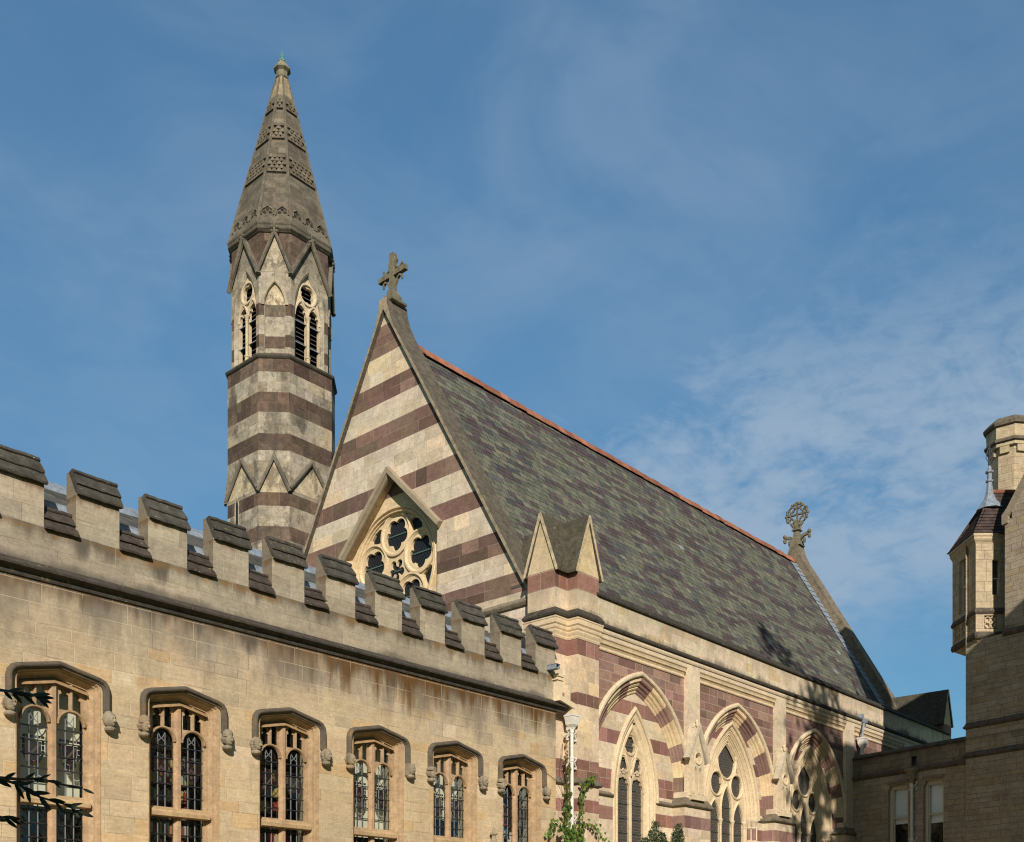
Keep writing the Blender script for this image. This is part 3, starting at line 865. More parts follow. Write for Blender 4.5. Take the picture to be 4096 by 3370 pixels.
# rose window
TRC = (.60, .46, .285)
mb = MB()
mb.sweep(GW, circle(*RC, 1.92, 56), [(-.02, RX + .001), (0, RX + .02), (.05, RX + .015), (.07, RX - .06), (.11, RX - .06), (.12, RX - .02), (.15, RX - .03), (.16, RX - .10), (.19, RX - .11), (.20, RX - .17)], closed=True, tint=TRC)
cs = []
for k in range(5):
    a = R(90 + 72 * k + 0)
    cs.append((RC[0] + 1.13 * math.cos(a), RC[1] + 1.13 * math.sin(a)))
hol = [foil(x, y, 5, .285, .225, 90 + 36, 70) for x, y in cs] + [foil(*RC, 5, .235, .125, 90 + 36, 70)]
for k in range(5):                              # dark triangles between the circles and the rim
    a0 = 90 + 36 + 72 * k
    hol.append([(RC[0] + r_ * math.cos(R(a0 + d_)), RC[1] + r_ * math.sin(R(a0 + d_))) for r_, d_ in ((1.27, 0), (1.56, -12), (1.67, -8), (1.70, 0), (1.67, 8), (1.56, 12))])
mb.plate(GW, circle(*RC, 1.75, 48), hol, RX - .27, RX - .17, TRC, edge=False)
for x, y in cs:
    mb.sweep(GW, circle(x, y, .66, 36), [(-.04, RX - .17), (-.03, RX - .11), (.03, RX - .10), (.045, RX - .125), (.09, RX - .165)], closed=True, tint=TRC)
rose = mb.build('rose_window', M['chapel_trim'], chapel)
mb = MB()
mb.face([GW.p(u, v, RX - .26) for u, v in circle(*RC, 1.82, 40)])
mb.build('glass', M['rose_glass'], rose)
for x, y in cs + [RC]:
    mb = MB()
    mb.box(GW, x - .50, y - .018, x + .50, y + .018, RX - .25, RX - .235, (.07, .12, .09))
    mb.build('saddle_bar', M['stain'], rose)
# hood over the recess
mb = MB()
HC = (.30, .245, .17)
mb.sweep(GW, [(-22.93, 13.96), (-25.12, 16.12), (-27.32, 13.96)], [(.03, -.02), (.03, .05), (-.01, .12), (-.03, .17), (-.165, .17), (-.18, .14), (-.185, 0)], tint=HC, grime=.35)
mb.build('recess_hood', M['chapel_trim'], chapel)
mb = MB()
mb.sweep(GW, [(-32.4, 0), (-19.0, 0)], [(10.93, 0), (10.95, .06), (11.02, .11), (11.06, .12), (11.18, .0)], tint=(.22, .18, .125), grime=.55)
mb.build('gable_string', M['dark_cope'], chapel)
# raised coping of the west gable, swept up into the cross base
def gable_coping(x0, x1, lo, name, ttop=(.105, .090, .068)):
    """x0 the outer face, x1 the roof side"""
    mb = MB()
    inner = [(0, 21.38), (7.4, 21.38 - 1.7 * 7.4)]
    outo = [(.0, 21.62), (.17, 21.60), (.22, 21.30), (.33, 20.95), (.55, 20.50), (.86, 20.0), (1.3, 19.27), (6.9, 21.48 - 1.7 * 6.9 + .0)]
    for sg in (1, -1):
        pts = [(GY - sg * o, z) for o, z in outo if z > lo]
        zl = lo
        xo = (21.48 - zl) / 1.7
        pts.append((GY - sg * xo, zl))
        inn = [(GY, 21.30), (GY - sg * (21.30 - zl) / 1.7, zl)]
        ring = pts + [inn[1], inn[0]]
        if sg < 0: ring = list(reversed(ring))
        n = len(ring)
        mb.face([(x0, y, z) for y, z in (ring if x0 < x1 else ring[::-1])][::-1], (.27, .22, .15), .3)
        mb.face([(x1, y, z) for y, z in (ring if x0 < x1 else ring[::-1])], ttop, .4)
        for i in range(n):
            a, b_ = ring[i], ring[(i + 1) % n]
            mb.face([(x0, *a), (x1, *a), (x1, *b_), (x0, *b_)], ttop, .35)
        xs = x0 + (.28 if x0 < x1 else -.28)       # upstand behind, down to the slates
        ql = [(GY, 21.32), (GY - sg * (21.32 - lo) / 1.7, lo), (GY - sg * (20.2 - lo) / 1.7, lo), (GY, 20.2)]
        mb.face([(xs, *q) for q in ql], ttop, .4); mb.face([(x1, *q) for q in ql], ttop, .4)
    return mb.build(name, M['dark_cope'], chapel)
gable_coping(22.50, 23.35, 11.2, 'west_coping')
gable_coping(50.30, 49.55, 11.2, 'east_coping', (.17, .14, .10))
mb = MB()
mb.ashlar(west(50.1, 0), [(-32.4, 0), (-18, 0), (-18, 8.9), (-GY, 21.33), (-32.4, 9.2)], [], courses(-32.4, -18, gz, .6, 1.2, band_col(gb, GC, GR)), 0)
mb.build('east_gable', M['chapel'], chapel)
# cross on the west gable
CS = (.155, .135, .092)
def west_cross():
    b = MB(); F = west(22.80, -GY + .0); F = Fr((22.92, GY, 0), (0, -1, 0))
    b.lathe((22.92, GY, 21.52), [(.36, 0), (.44, .04), (.45, .10), (.36, .13)], 4, CS, .4, R(45))
    b.box(F, -.19, 21.64, .19, 21.84, -.20, .20, CS, .4)
    b.prism(F, [(-.19, 21.84), (.19, 21.84), (.10, 22.02), (-.10, 22.02)], -.13, .13, CS, .4)
    b.box(F, -.09, 22.0, .09, 23.18, -.08, .08, CS, .35)
    b.box(F, -.62, 22.46, .62, 22.61, -.07, .07, CS, .4)
    for sx in (-1, 1):                          # slim curled leaves in the angles
        b.sweep(F, [(sx * .42, 22.30), (sx * .40, 22.37), (sx * .33, 22.41), (sx * .22, 22.34), (sx * .13, 22.18), (sx * .09, 22.0)], [(-.024, -.04), (-.024, .04), (.024, .04), (.024, -.04)], tint=CS, grime=.4, close_prof=True)
        b.blob(F.p(sx * .425, 22.28), .035, .04, .055, 7, 5, CS, .4)
        b.sweep(F, [(sx * .42, 22.74), (sx * .38, 22.67), (sx * .29, 22.64), (sx * .18, 22.70), (sx * .14, 22.83), (sx * .18, 22.93)], [(-.02, -.04), (-.02, .04), (.02, .04), (.02, -.04)], tint=CS, grime=.4, close_prof=True)
        b.blob(F.p(sx * .425, 22.76), .035, .035, .055, 7, 5, CS, .4)
        b.blob(F.p(sx * .19, 22.95), .035, .035, .055, 7, 5, CS, .4)
    return b.build('west_gable_cross', M['dark_cope'], chapel)
west_cross()
def east_cross():
    F = Fr((49.95, GY, 0), (0, -1, 0)); b = MB(); cz = 23.05
    b.lathe((49.95, GY, 21.55), [(.42, -.1), (.24, .30), (.17, .65)], 4, CS, .4, R(45))
    b.lathe((49.95, GY, 22.18), [(.19, 0), (.29, .05), (.29, .09), (.18, .13)], 4, CS, .4, R(45))
    b.box(F, -.10, 22.25, .10, 22.75, -.08, .08, CS, .4)
    for k in range(4):
        a = R(90 * k); ca, sa = math.cos(a), math.sin(a)
        b.sweep(F, [(.04 * ca, cz + .04 * sa), (.50 * ca, cz + .50 * sa)], [(-.035, -.06), (-.035, .06), (.035, .06), (.035, -.06)], tint=CS, grime=.4, close_prof=True)
        for sg in (-1, 1):                      # leaf pairs along each arm
            t = a + sg * R(16); b.blob(F.p(.34 * math.cos(t), cz + .34 * math.sin(t)), .065, .07, .075, 6, 4, CS, .4)
        a = R(45 + 90 * k); ca, sa = math.cos(a), math.sin(a)
        b.sweep(F, [(ca * .40 + .13 * math.cos(t), cz + sa * .40 + .13 * math.sin(t)) for t in [R(36 * i) for i in range(10)]], [(-.025, -.05), (-.025, .05), (.025, .05), (.025, -.05)], closed=True, tint=CS, grime=.4, close_prof=True)
    for k in range(4):                          # leaf clusters at the arm ends and on the rings
        a = R(90 * k)
        for d_, rr in ((0, .58), (-13, .53), (13, .53), (-25, .56), (25, .56)):
            t = a + R(d_); b.blob(F.p(rr * math.cos(t), cz + rr * math.sin(t)), .075, .085, .085, 6, 4, CS, .4)
        t = R(45 + 90 * k)
        for d_, rr in ((-10, .54), (10, .54), (0, .30)):
            b.blob(F.p(rr * math.cos(t + R(d_)), cz + rr * math.sin(t + R(d_))), .055, .06, .06, 6, 4, CS, .4)
    for sx in (-1, 1):
        for h_, r_ in ((22.5, .2), (22.36, .17)): b.blob(F.p(sx * r_, h_), .07, .07, .09, 6, 4, CS, .4)
        b.sweep(F, [(sx * .12, 21.75), (sx * .35, 21.95), (sx * .58, 22.0)], [(-.07, -.07), (-.07, .07), (.07, .07), (.07, -.07)], tint=CS, grime=.4, close_prof=True)
        b.blob(F.p(sx * .66, 22.08), .11, .10, .11, 8, 6, CS, .4); b.blob(F.p(sx * .66, 21.86), .10, .09, .13, 8, 6, CS, .4); b.blob(F.p(sx * .40, 21.70), .08, .08, .16, 8, 6, CS, .4)
    return b.build('east_gable_cross', M['dark_cope'], chapel)
east_cross()

# slate roof: every slate its own facet, purple ones in short runs ------------
mb = MB()
RT = Vector((0, GY, 20.62)); DN = Vector((0, -1, -1.7)).normalized(); NR = Vector((0, -1.7, 1)).normalized()
CGREEN = [(.124, .124, .092), (.110, .111, .085), (.140, .138, .100), (.100, .103, .082)]
CPUR = [(.079, .060, .060), (.088, .067, .066), (.070, .055, .056)]
CBLUE = [(.080, .083, .080), (.064, .066, .068), (.092, .090, .080)]
row = 0; s_ = .12; X0, X1 = 23.2, 49.7; prev = {}
while s_ < 13.4:
    ex = .235
    x = X0 - (.18 if row % 2 else 0) - rnd.uniform(0, .02); st = 'g'; run = 0; cur = {}
    while x < X1:
        w = .36 + rnd.uniform(-.03, .03)
        if run <= 0:
            key = round(x / .36); up = prev.get(key, 'g')
            q = rnd.random()
            if s_ < .7: st = 'p' if q < .5 else ('b' if q < .8 else 'g')
            elif up == 'p' and q < .05: st = 'p'
            else: st = 'g' if q < .52 else ('p' if q < .82 else 'b')
            run = {'g': rnd.choice((1, 2, 2, 3, 4)), 'p': rnd.choice((1, 1, 2, 2, 3)), 'b': 1}[st]
        cur[round(x / .36)] = st
        c = jit(rnd.choice({'g': CGREEN, 'p': CPUR, 'b': CBLUE}[st]), .13)
        if rnd.random() < .0012: c = (.24, .25, .25)
        lo = RT + DN * (s_ + ex + rnd.uniform(-.010, .010) + (.05 if rnd.random() < .006 else 0)); hi = RT + DN * s_
        l0 = NR * (.009 + rnd.uniform(0, .005)); l1 = NR * (.004 + rnd.uniform(0, .003)); tw = NR * rnd.uniform(-.004, .004)
        a, b_ = max(x + .003, X0), min(x + w - .004, X1)
        if b_ > a:
            A = Vector((a, 0, 0)); B_ = Vector((b_, 0, 0))
            wd = b_ - a
            mb.face([A + lo + l0 + tw, B_ + lo + l0 - tw, B_ + hi + l1, A + hi + l1], c, .12,
                    [(0, 1), (wd, 1), (wd, 1), (0, 1)], [(wd, 1), (0, 1), (0, 1), (wd, 1)])
            mb.face([A + lo - NR * .01, B_ + lo - NR * .01, B_ + lo + l0 - tw, A + lo + l0 + tw], tuple(q_ * .8 for q_ in c))
        x += w; run -= 1
    prev = cur; s_ += ex; row += 1
a = RT + DN * 13.4; b_ = RT
mb.face([Vector((X0, 0, 0)) + a - NR * .02, Vector((X1, 0, 0)) + a - NR * .02, Vector((X1, 0, 0)) + b_ - NR * .02, Vector((X0, 0, 0)) + b_ - NR * .02], (.04, .04, .04))
mb.face([(X1, GY, 20.6), (X0, GY, 20.6), (X0, 32.2, 20.6 - 1.7 * 6.9), (X1, 32.2, 20.6 - 1.7 * 6.9)], (.09, .095, .08))
roof = mb.build('roof', M['slate'], chapel)
mb = MB(); x = 23.3
while x < 49.6:                                 # clay ridge tiles, slightly out of line
    dz = rnd.uniform(-.018, .018) - .035 * math.sin(math.pi * (x - 23.3) / 26.4)
    mb.sweep(Fr((0, GY, dz), (1, 0, 0)), [(x, 0), (min(x + .432, 49.6), 0)], [(20.48, .19), (20.52, .19), (20.74, .05), (20.79, .0), (20.74, -.05), (20.5, -.19)], tint=jit((.27, .112, .068), .28), grime=rnd.uniform(.1, .5))
    x += .45
mb.build('ridge_tiles', M['ridge'], roof)
mb = MB()                                       # stepped lead flashing against the east coping
for k in range(34):
    s0 = .1 + k * .33
    lo = RT + DN * (s0 + .35); hi = RT + DN * s0
    mb.face([Vector((48.98 + .0, 0, 0)) + lo + NR * .045, Vector((49.6, 0, 0)) + lo + NR * .10, Vector((49.6, 0, 0)) + hi + NR * .07, Vector((49.02, 0, 0)) + hi + NR * .03])
mb.build('lead_flashing', M['lead'], roof)

# south wall -------------------------------------------------------------------
SP = 17.87                                      # plane of pilasters and frieze
PIL = [(28.17, 28.88), (33.77, 34.47), (39.28, 40.0), (44.9, 45.6)]
ARC = [25.9, 31.34, 36.88]
A_HALF, A_SPR, A_RISE = 2.06, 6.2, 2.68
lowb = [(5.12, 5.50), (3.6, 4.0), (2.0, 2.4)]
redtop = [(5.99, 9.9)]
sb = lowb + [(9.999, 10)]
def wallcol(z):
    return band_col(lowb + [(6.30, 9.72)], CC, CR)(z)
mb = MB()
holes = [pointed(cx, A_SPR, A_HALF, A_RISE, 16, .01, -.325) for cx in ARC]
szs = bandz(lowb + [(6.30, 9.72)], 0, 10.3, .27)
mb.ashlar(S18, [(23.3, 0), (50.1, 0), (50.1, 10.3), (23.3, 10.3)], holes, courses(23.3, 50.1, szs, .35, .85, wallcol))
mb.build('south_wall', M['chapel'], chapel)
SV = south(SP)
for a, b_ in PIL:
    mb = MB()
    mb.ashlar(SV, [(a, 5.9), (b_, 5.9), (b_, 10.3), (a, 10.3)], [], courses(a, b_, bandz([], 5.9, 10.3, .5), .4, .9, lambda z: jit(CC, .07)))
    for u, U in ((a, (0, -1, 0)), (b_, (0, 1, 0))):
        F = Fr((u, 18.0 if u == a else SP, 0), U)
        mb.quad(F, 0, 5.9, .13, 10.3, 0, CC, joint=False)
    # wider pier below the arch springing and below the string
    mb.box(S18, a - .24, 0, b_ + .40, 6.22, -.30, .14, CC)
    mb.ashlar(south(17.78), [(a - .30, 0), (b_ + .46, 0), (b_ + .46, 5.86), (a - .30, 5.86)], [], courses(a - .3, b_ + .46, bandz(lowb, 0, 5.86, .30), .4, .8, band_col(lowb, CC, CR)))
    for u, U, o_ in ((a - .30, (0, -1, 0), 18.30), (b_ + .46, (0, 1, 0), 17.78)):
        F = Fr((u, o_, 0), U)
        mb.ashlar(F, [(0, 0), (.52, 0), (.52, 5.86), (0, 5.86)], [], courses(0, .52, bandz(lowb, 0, 5.86, .3), .5, .8, band_col(lowb, CC, CR)))
    mb.build('pilaster', M['chapel'], chapel)
# frieze above the cornice, up to the parapet coping
mb = MB()
mb.ashlar(SV, [(23.3, 10.3), (50.1, 10.3), (50.1, 11.12), (23.3, 11.12)], [], courses(23.3, 50.1, [10.3, 10.58, 10.85, 11.12], .4, 1.0, lambda z: jit(CC, .07) if rnd.random() > .2 else jit((.50, .38, .23), .08)))
mb.quad(Fr((50.1, 17.87, 0), (0, 1, 0)), 0, 0, 14.6, 9.2, 0, CC)
mb.quad(Fr((50.1, 32.4, 0), (-1, 0, 0)), 0, 0, 27.5, 9.4, 0, CC)
mb.build('parapet_wall', M['chapel'], chapel)
mb = MB()
mb.sweep(SV, [(23.6, 0), (50.0, 0)], [(11.09, -.05), (11.09, .06), (11.13, .075), (11.16, .05), (11.30, -.13), (11.36, -.16), (11.38, -.20), (11.36, -.26), (11.2, -.3), (11.0, -.4)], tint=(.050, .043, .035), grime=.4)
mb.build('parapet_coping', M['dark_cope'], chapel)
mb = MB()
mb.sweep(SV, [(23.6, 0), (50.0, 0)], [(10.24, .0), (10.245, .06), (10.27, .10), (10.31, .115), (10.35, .10), (10.42, .0)], tint=(.058, .049, .039), grime=.5)
mb.build('cornice_roll', M['dark_cope'], chapel)
mb = MB()
mb.sweep(SV, [(23.6, 0), (50.0, 0)], [(10.13, .0), (10.135, .03), (10.18, .05), (10.24, .05)], tint=CC)
bays = [(23.42, 28.17), (28.88, 33.77), (34.47, 39.28), (40.0, 44.9), (45.6, 49.0)]
for a, b_ in bays:
    mb.box(SV, a, 10.03, b_, 10.2, -.13, .0, CC)
    mb.sweep(SV, [(a, 0), (b_, 0)], [(9.70, -.131), (9.705, -.10), (9.73, -.085), (9.77, -.09), (9.79, -.11), (9.80, -.12), (9.87, -.075), (9.88, -.045), (9.91, -.04), (9.92, -.05), (9.975, -.03), (10.0, .0), (10.03, .005), (10.04, 0)], tint=(.59, .46, .30))
mb.build('cornice', M['chapel_trim'], chapel)
# relieving arches of alternating voussoirs
for cx in ARC:
    p = pointed(cx, A_SPR, A_HALF, A_RISE, 16, 5.97)
    n = len(p) - 1
    seq = []; cur = 0; left = 0
    for i in range(n):
        if left <= 0:
            cur = 1 - cur; left = rnd.choice((2, 3)) if cur else rnd.choice((2, 3, 3))
            base = jit(CR, .2) if cur else jit((.60, .455, .28), .08)
        seq.append(jit(base, .05)); left -= 1
    mb = MB()
    mb.sweep(S18, p, [(0.0, -.23), (0, -.205), (-.03, -.18), (-.065, -.175), (-.075, -.195), (-.10, -.15), (-.145, -.115), (-.165, -.125), (-.175, -.145), (-.195, -.09), (-.245, -.055), (-.265, -.065), (-.275, -.085), (-.295, -.02), (-.32, .012), (-.45, .013)], tints=seq)
    r_ = mb.build('relieving_arch', M['chapel_trim'], chapel)
    mb = MB()
    mb.sweep(S18, pointed(cx, A_SPR, A_HALF, A_RISE, 16), [(-.43, .0), (-.435, .05), (-.45, .085), (-.48, .10), (-.53, .10), (-.56, .06), (-.575, 0)], tint=(.58, .47, .32))
    mb.build('hood_mould', M['chapel_trim'], r_)
# recessed walls with the windows
tb = lowb + [(5.99, 6.55), (7.28, 7.68), (8.2, 8.62)]
RY = south(18.22)
def deep_prof(step, n, d1):
    pr = [(0., .001), (.02, .02), (.05, .0)]
    for i in range(n):
        u = .06 + step * i; dd = d1 * (i / n)
        pr += [(u, dd - .005), (u + step * .10, dd + .005), (u + step * .30, dd - .02), (u + step * .38, dd - .075), (u + step * .48, dd - .08), (u + step * .56, dd - .03), (u + step * .72, dd - .03), (u + step * .84, dd - .06), (u + step * .9, dd - .10)]
    pr += [(.06 + step * n - .015, d1 * 1.12), (.06 + step * n, d1 * 1.3)]
    return pr
for i, cx in enumerate(ARC):
    if i == 0: half, spr, rise, hin, gd = 1.06, 5.9, 2.45, .37, -.16
    else: half, spr, rise, hin, gd = 1.72, 5.82, 2.96, .52, -.17
    op = pointed(cx, spr, half, rise, 14, 1.4)
    mb = MB()
    mb.ashlar(RY, [(cx - 2.15, 0), (cx + 2.15, 0), (cx + 2.15, 9.2), (cx - 2.15, 9.2)], [op], courses(cx - 2.2, cx + 2.2, bandz(tb, 0, 9.3, .29), .4, .95, band_col(tb, CC, (.25, .128, .098))))
    mb.build('recess_wall', M['chapel'], chapel)
    mb = MB()
    n_ = 1 if i == 0 else 3
    mb.sweep(RY, op, deep_prof((hin - .06) / n_, n_, gd * .9), tint=(.60, .47, .30))
    # tracery
    G = gd - .01
    if i == 0:
        wi = half - hin; hol = []
        for sx in (-.35, .35):
            hol.append(cusped(cx + sx, 1.6, 6.05, .305, 6.46))
            hol.append(foil(cx + sx * .95, 6.82, 4, .12, .13, 45, 32))
        hol.append(foil(cx, 7.42, 4, .14, .15, 45, 32))
        hol.append([(cx + .09, 7.74), (cx, 7.98), (cx - .09, 7.72)])
        out = pointed(cx, spr, half, rise, 12, 1.5, hin - .06)
        mb.plate(RY, out, hol, G - .08, G, tint=(.44, .345, .23), edge=False)
        for sx in (-.345, .345):
            mb.sweep(RY, pointed(cx + sx, 6.05, .33, .62, 8), [(-.03, G), (-.02, G + .03), (.02, G + .03), (.03, G)], tint=(.5, .39, .26))
            mb.sweep(RY, circle(cx + sx * .95, 6.82, .265, 22), [(-.03, G), (-.02, G + .03), (.02, G + .03), (.03, G)], closed=True, tint=(.5, .39, .26))
        mb.sweep(RY, circle(cx, 7.42, .31, 22), [(-.03, G), (-.02, G + .03), (.02, G + .03), (.03, G)], closed=True, tint=(.5, .39, .26))
        mb.sweep(RY, [(cx, 1.5), (cx, 6.5)], [(-.05, G), (-.03, G + .05), (.03, G + .05), (.05, G)], tint=(.58, .45, .29))
        # two long bars parting the head
        for sg in (-1, 1):
            mb.sweep(RY, [(cx, 6.45), (cx + sg * .20, 6.95), (cx + sg * .36, 7.35)], [(-.04, G), (-.025, G + .05), (.025, G + .05), (.04, G)], tint=(.58, .45, .29))
    else:
        hol = [circle(cx, 7.62, .56, 30), circle(cx - .63, 6.84, .37, 24), circle(cx + .63, 6.84, .37, 24)]
        hol.append(pointed(cx, 6.0, .345, .80, 8, 1.6))
        for sx in (-.755, .755): hol.append(pointed(cx + sx, 5.64, .345, .64, 8, 1.6))
        for sx in (-1, 1):
            hol.append([(cx + sx * .36, 7.14), (cx + sx * .16, 6.98), (cx + sx * .30, 6.72 + .14)][::sx]); hol.append([(cx + sx * .66, 7.30), (cx + sx * .84, 7.16), (cx + sx * .62, 7.56)][::-sx])
        out = pointed(cx, spr, half, rise, 12, 1.5, hin - .06)
        mb.plate(RY, out, hol, G - .08, G, tint=(.60, .47, .30), edge=False)
        TT = (.62, .49, .32)
        rp = [(-.04, G - .02), (-.03, G + .035), (0, G + .055), (.03, G + .035), (.04, G - .02)]
        mb.sweep(RY, circle(cx, 7.62, .585, 30), rp, closed=True, tint=TT)
        for sx in (-.63, .63): mb.sweep(RY, circle(cx + sx, 6.84, .395, 24), rp, closed=True, tint=TT)
        mb.sweep(RY, pointed(cx, 6.0, .37, .84, 8, 5.7), rp, tint=TT)
        for sx in (-.755, .755): mb.sweep(RY, pointed(cx + sx, 5.64, .37, .68, 8), rp, tint=TT)
        for sx in (-1.15, -.378, .378, 1.15):
            mb.lathe(RY.p(cx + sx, 1.4, G + .01), [(.042, 0), (.042, 4.10), (.055, 4.12), (.045, 4.15), (.075, 4.24), (.09, 4.27), (.08, 4.30), (.045, 4.31)], 10, TT)
        for sx in (-1.55, 1.55):                # jamb shafts with moulded capitals, red drums in the bands
            for dx, dd, rr in ((0, -.04, .085), (-.20 * (1 if sx > 0 else -1), -.11, .06)):
                mb.lathe(RY.p(cx + sx + dx, 1.2, dd), [(rr, 0), (rr, .8), (rr, 1.2), (rr, 3.92), (rr, 4.30), (rr * 1.25, 4.33), (rr * 1.05, 4.38), (rr * 1.6, 4.50), (rr * 2.0, 4.56), (rr * 2.0, 4.62), (rr * 1.2, 4.66)], 12,
                         tints=[CC, CR, CC, CR, CC, CC, CC, CC, CC, CC])
            for z0, z1 in lowb:
                s0 = 1 if sx > 0 else -1
                mb.box(RY, cx + sx - (.18 if s0 > 0 else .28), z0, cx + sx + (.28 if s0 > 0 else .18), z1, gd - .03, -.12, CR)
    win = mb.build('chapel_window', M['chapel_trim'], chapel)
    mb = MB()
    mb.quad(RY, cx - half, 1.3, cx + half, 8.7, G - .07, joint=False)
    zz = 1.9
    while zz < 7.9:                              # horizontal ferramenta in front of the panes
        if i == 0 or zz < 6.2:
            wv = (half - hin) * (1 if zz < 6 else .55)
            mb.box(RY, cx - wv, zz, cx + wv, zz + .022, G - .065, G - .045, (.07, .10, .095), mi=1)
        zz += .42
    mb.build('glass', [M['chapel_glass'], M['stain']], win)
    mb = MB()
    hf = pointed(cx, spr, half, rise, 14, 5.80)
    mb.sweep(RY, hf, [(.01, .0), (.0, .06), (-.03, .085), (-.06, .09), (-.10, .05), (-.115, 0)], tint=(.54, .43, .28), grime=.1)
    mb.build('hood_mould', M['chapel_trim'], win)
    # sill-level strings inside the recess, left and right of the window
    SPR = [(5.76, 0), (5.77, .05), (5.80, .085), (5.83, .09), (5.90, 0)]
    for u0, u1 in ((cx - 2.1, cx - half - .06), (cx + half + .06, cx + 2.1)):
        mb = MB()
        mb.sweep(RY, [(u0, 0), (u1, 0)], SPR, tint=(.20, .165, .115), grime=.5)
        mb.build('sill_string', M['dark_cope'], chapel)
for a, b_ in PIL[:3]:
    mb = MB()
    mb.sweep(Fr((0, 0, 0), (1, 0, 0), (0, 1, 0)), [(a - .30, 18.25), (a - .30, 17.78), (b_ + .46, 17.78), (b_ + .46, 18.25)], [(0, 5.76), (-.05, 5.77), (-.085, 5.80), (-.09, 5.83), (-.05, 5.88), (.06, 6.05), (.12, 6.10)], tint=(.17, .14, .10), grime=.55)
    mb.build('pier_string', M['dark_cope'], chapel)
# little gabled niches carved on the pilasters
for a, b_ in PIL[:2]:
    cx = (a + b_) / 2 + .03; b = MB(); F = south(SP); c = (.58, .47, .32)
    hol = [pointed(cx - .13, 6.85, .085, .18, 6, 6.28), pointed(cx + .13, 6.85, .085, .18, 6, 6.28), foil(cx, 7.28, 4, .075, .085, 45, 28)]
    b.plate(F, [(cx - .36, 6.12), (cx + .36, 6.12), (cx + .36, 7.24), (cx, 8.05), (cx - .36, 7.24)], hol, .0, .13, c)
    for sx in (-.26, 0, .26): b.tube([F.p(cx + sx, 6.2, .145), F.p(cx + sx, 6.88, .145)], .022, 6, c)
    b.sweep(F, circle(cx, 7.28, .185, 20), [(-.02, .13), (-.01, .16), (.01, .16), (.02, .13)], closed=True, tint=c)
    b.sweep(F, [(cx + .53, 7.18), (cx, 8.12), (cx - .53, 7.18)], [(0, 0), (0, .15), (-.02, .21), (-.12, .21), (-.13, .0)], tint=(.47, .40, .29), grime=.3)
    b.box(F, cx - .36, 6.0, cx + .36, 6.13, 0, .18, c, .3)
    b.lathe(F.p(cx, 8.02, .09), [(.055, 0), (.045, .16), (.08, .19), (.05, .22), (.035, .30), (.055, .40), (.015, .46)], 8, c, .2)
    for q in range(4):
        t = R(90 * q + 45); b.blob(F.p(cx + .10 * math.cos(t), 8.30, .09 + .09 * math.sin(t)), .05, .05, .065, 7, 5, c, .2)
        b.blob(F.p(cx + .14 * math.cos(t), 8.25, .09 + .11 * math.sin(t)), .035, .035, .03, 6, 4, c, .2)
    b.build('pilaster_niche', M['chapel_trim'], chapel)

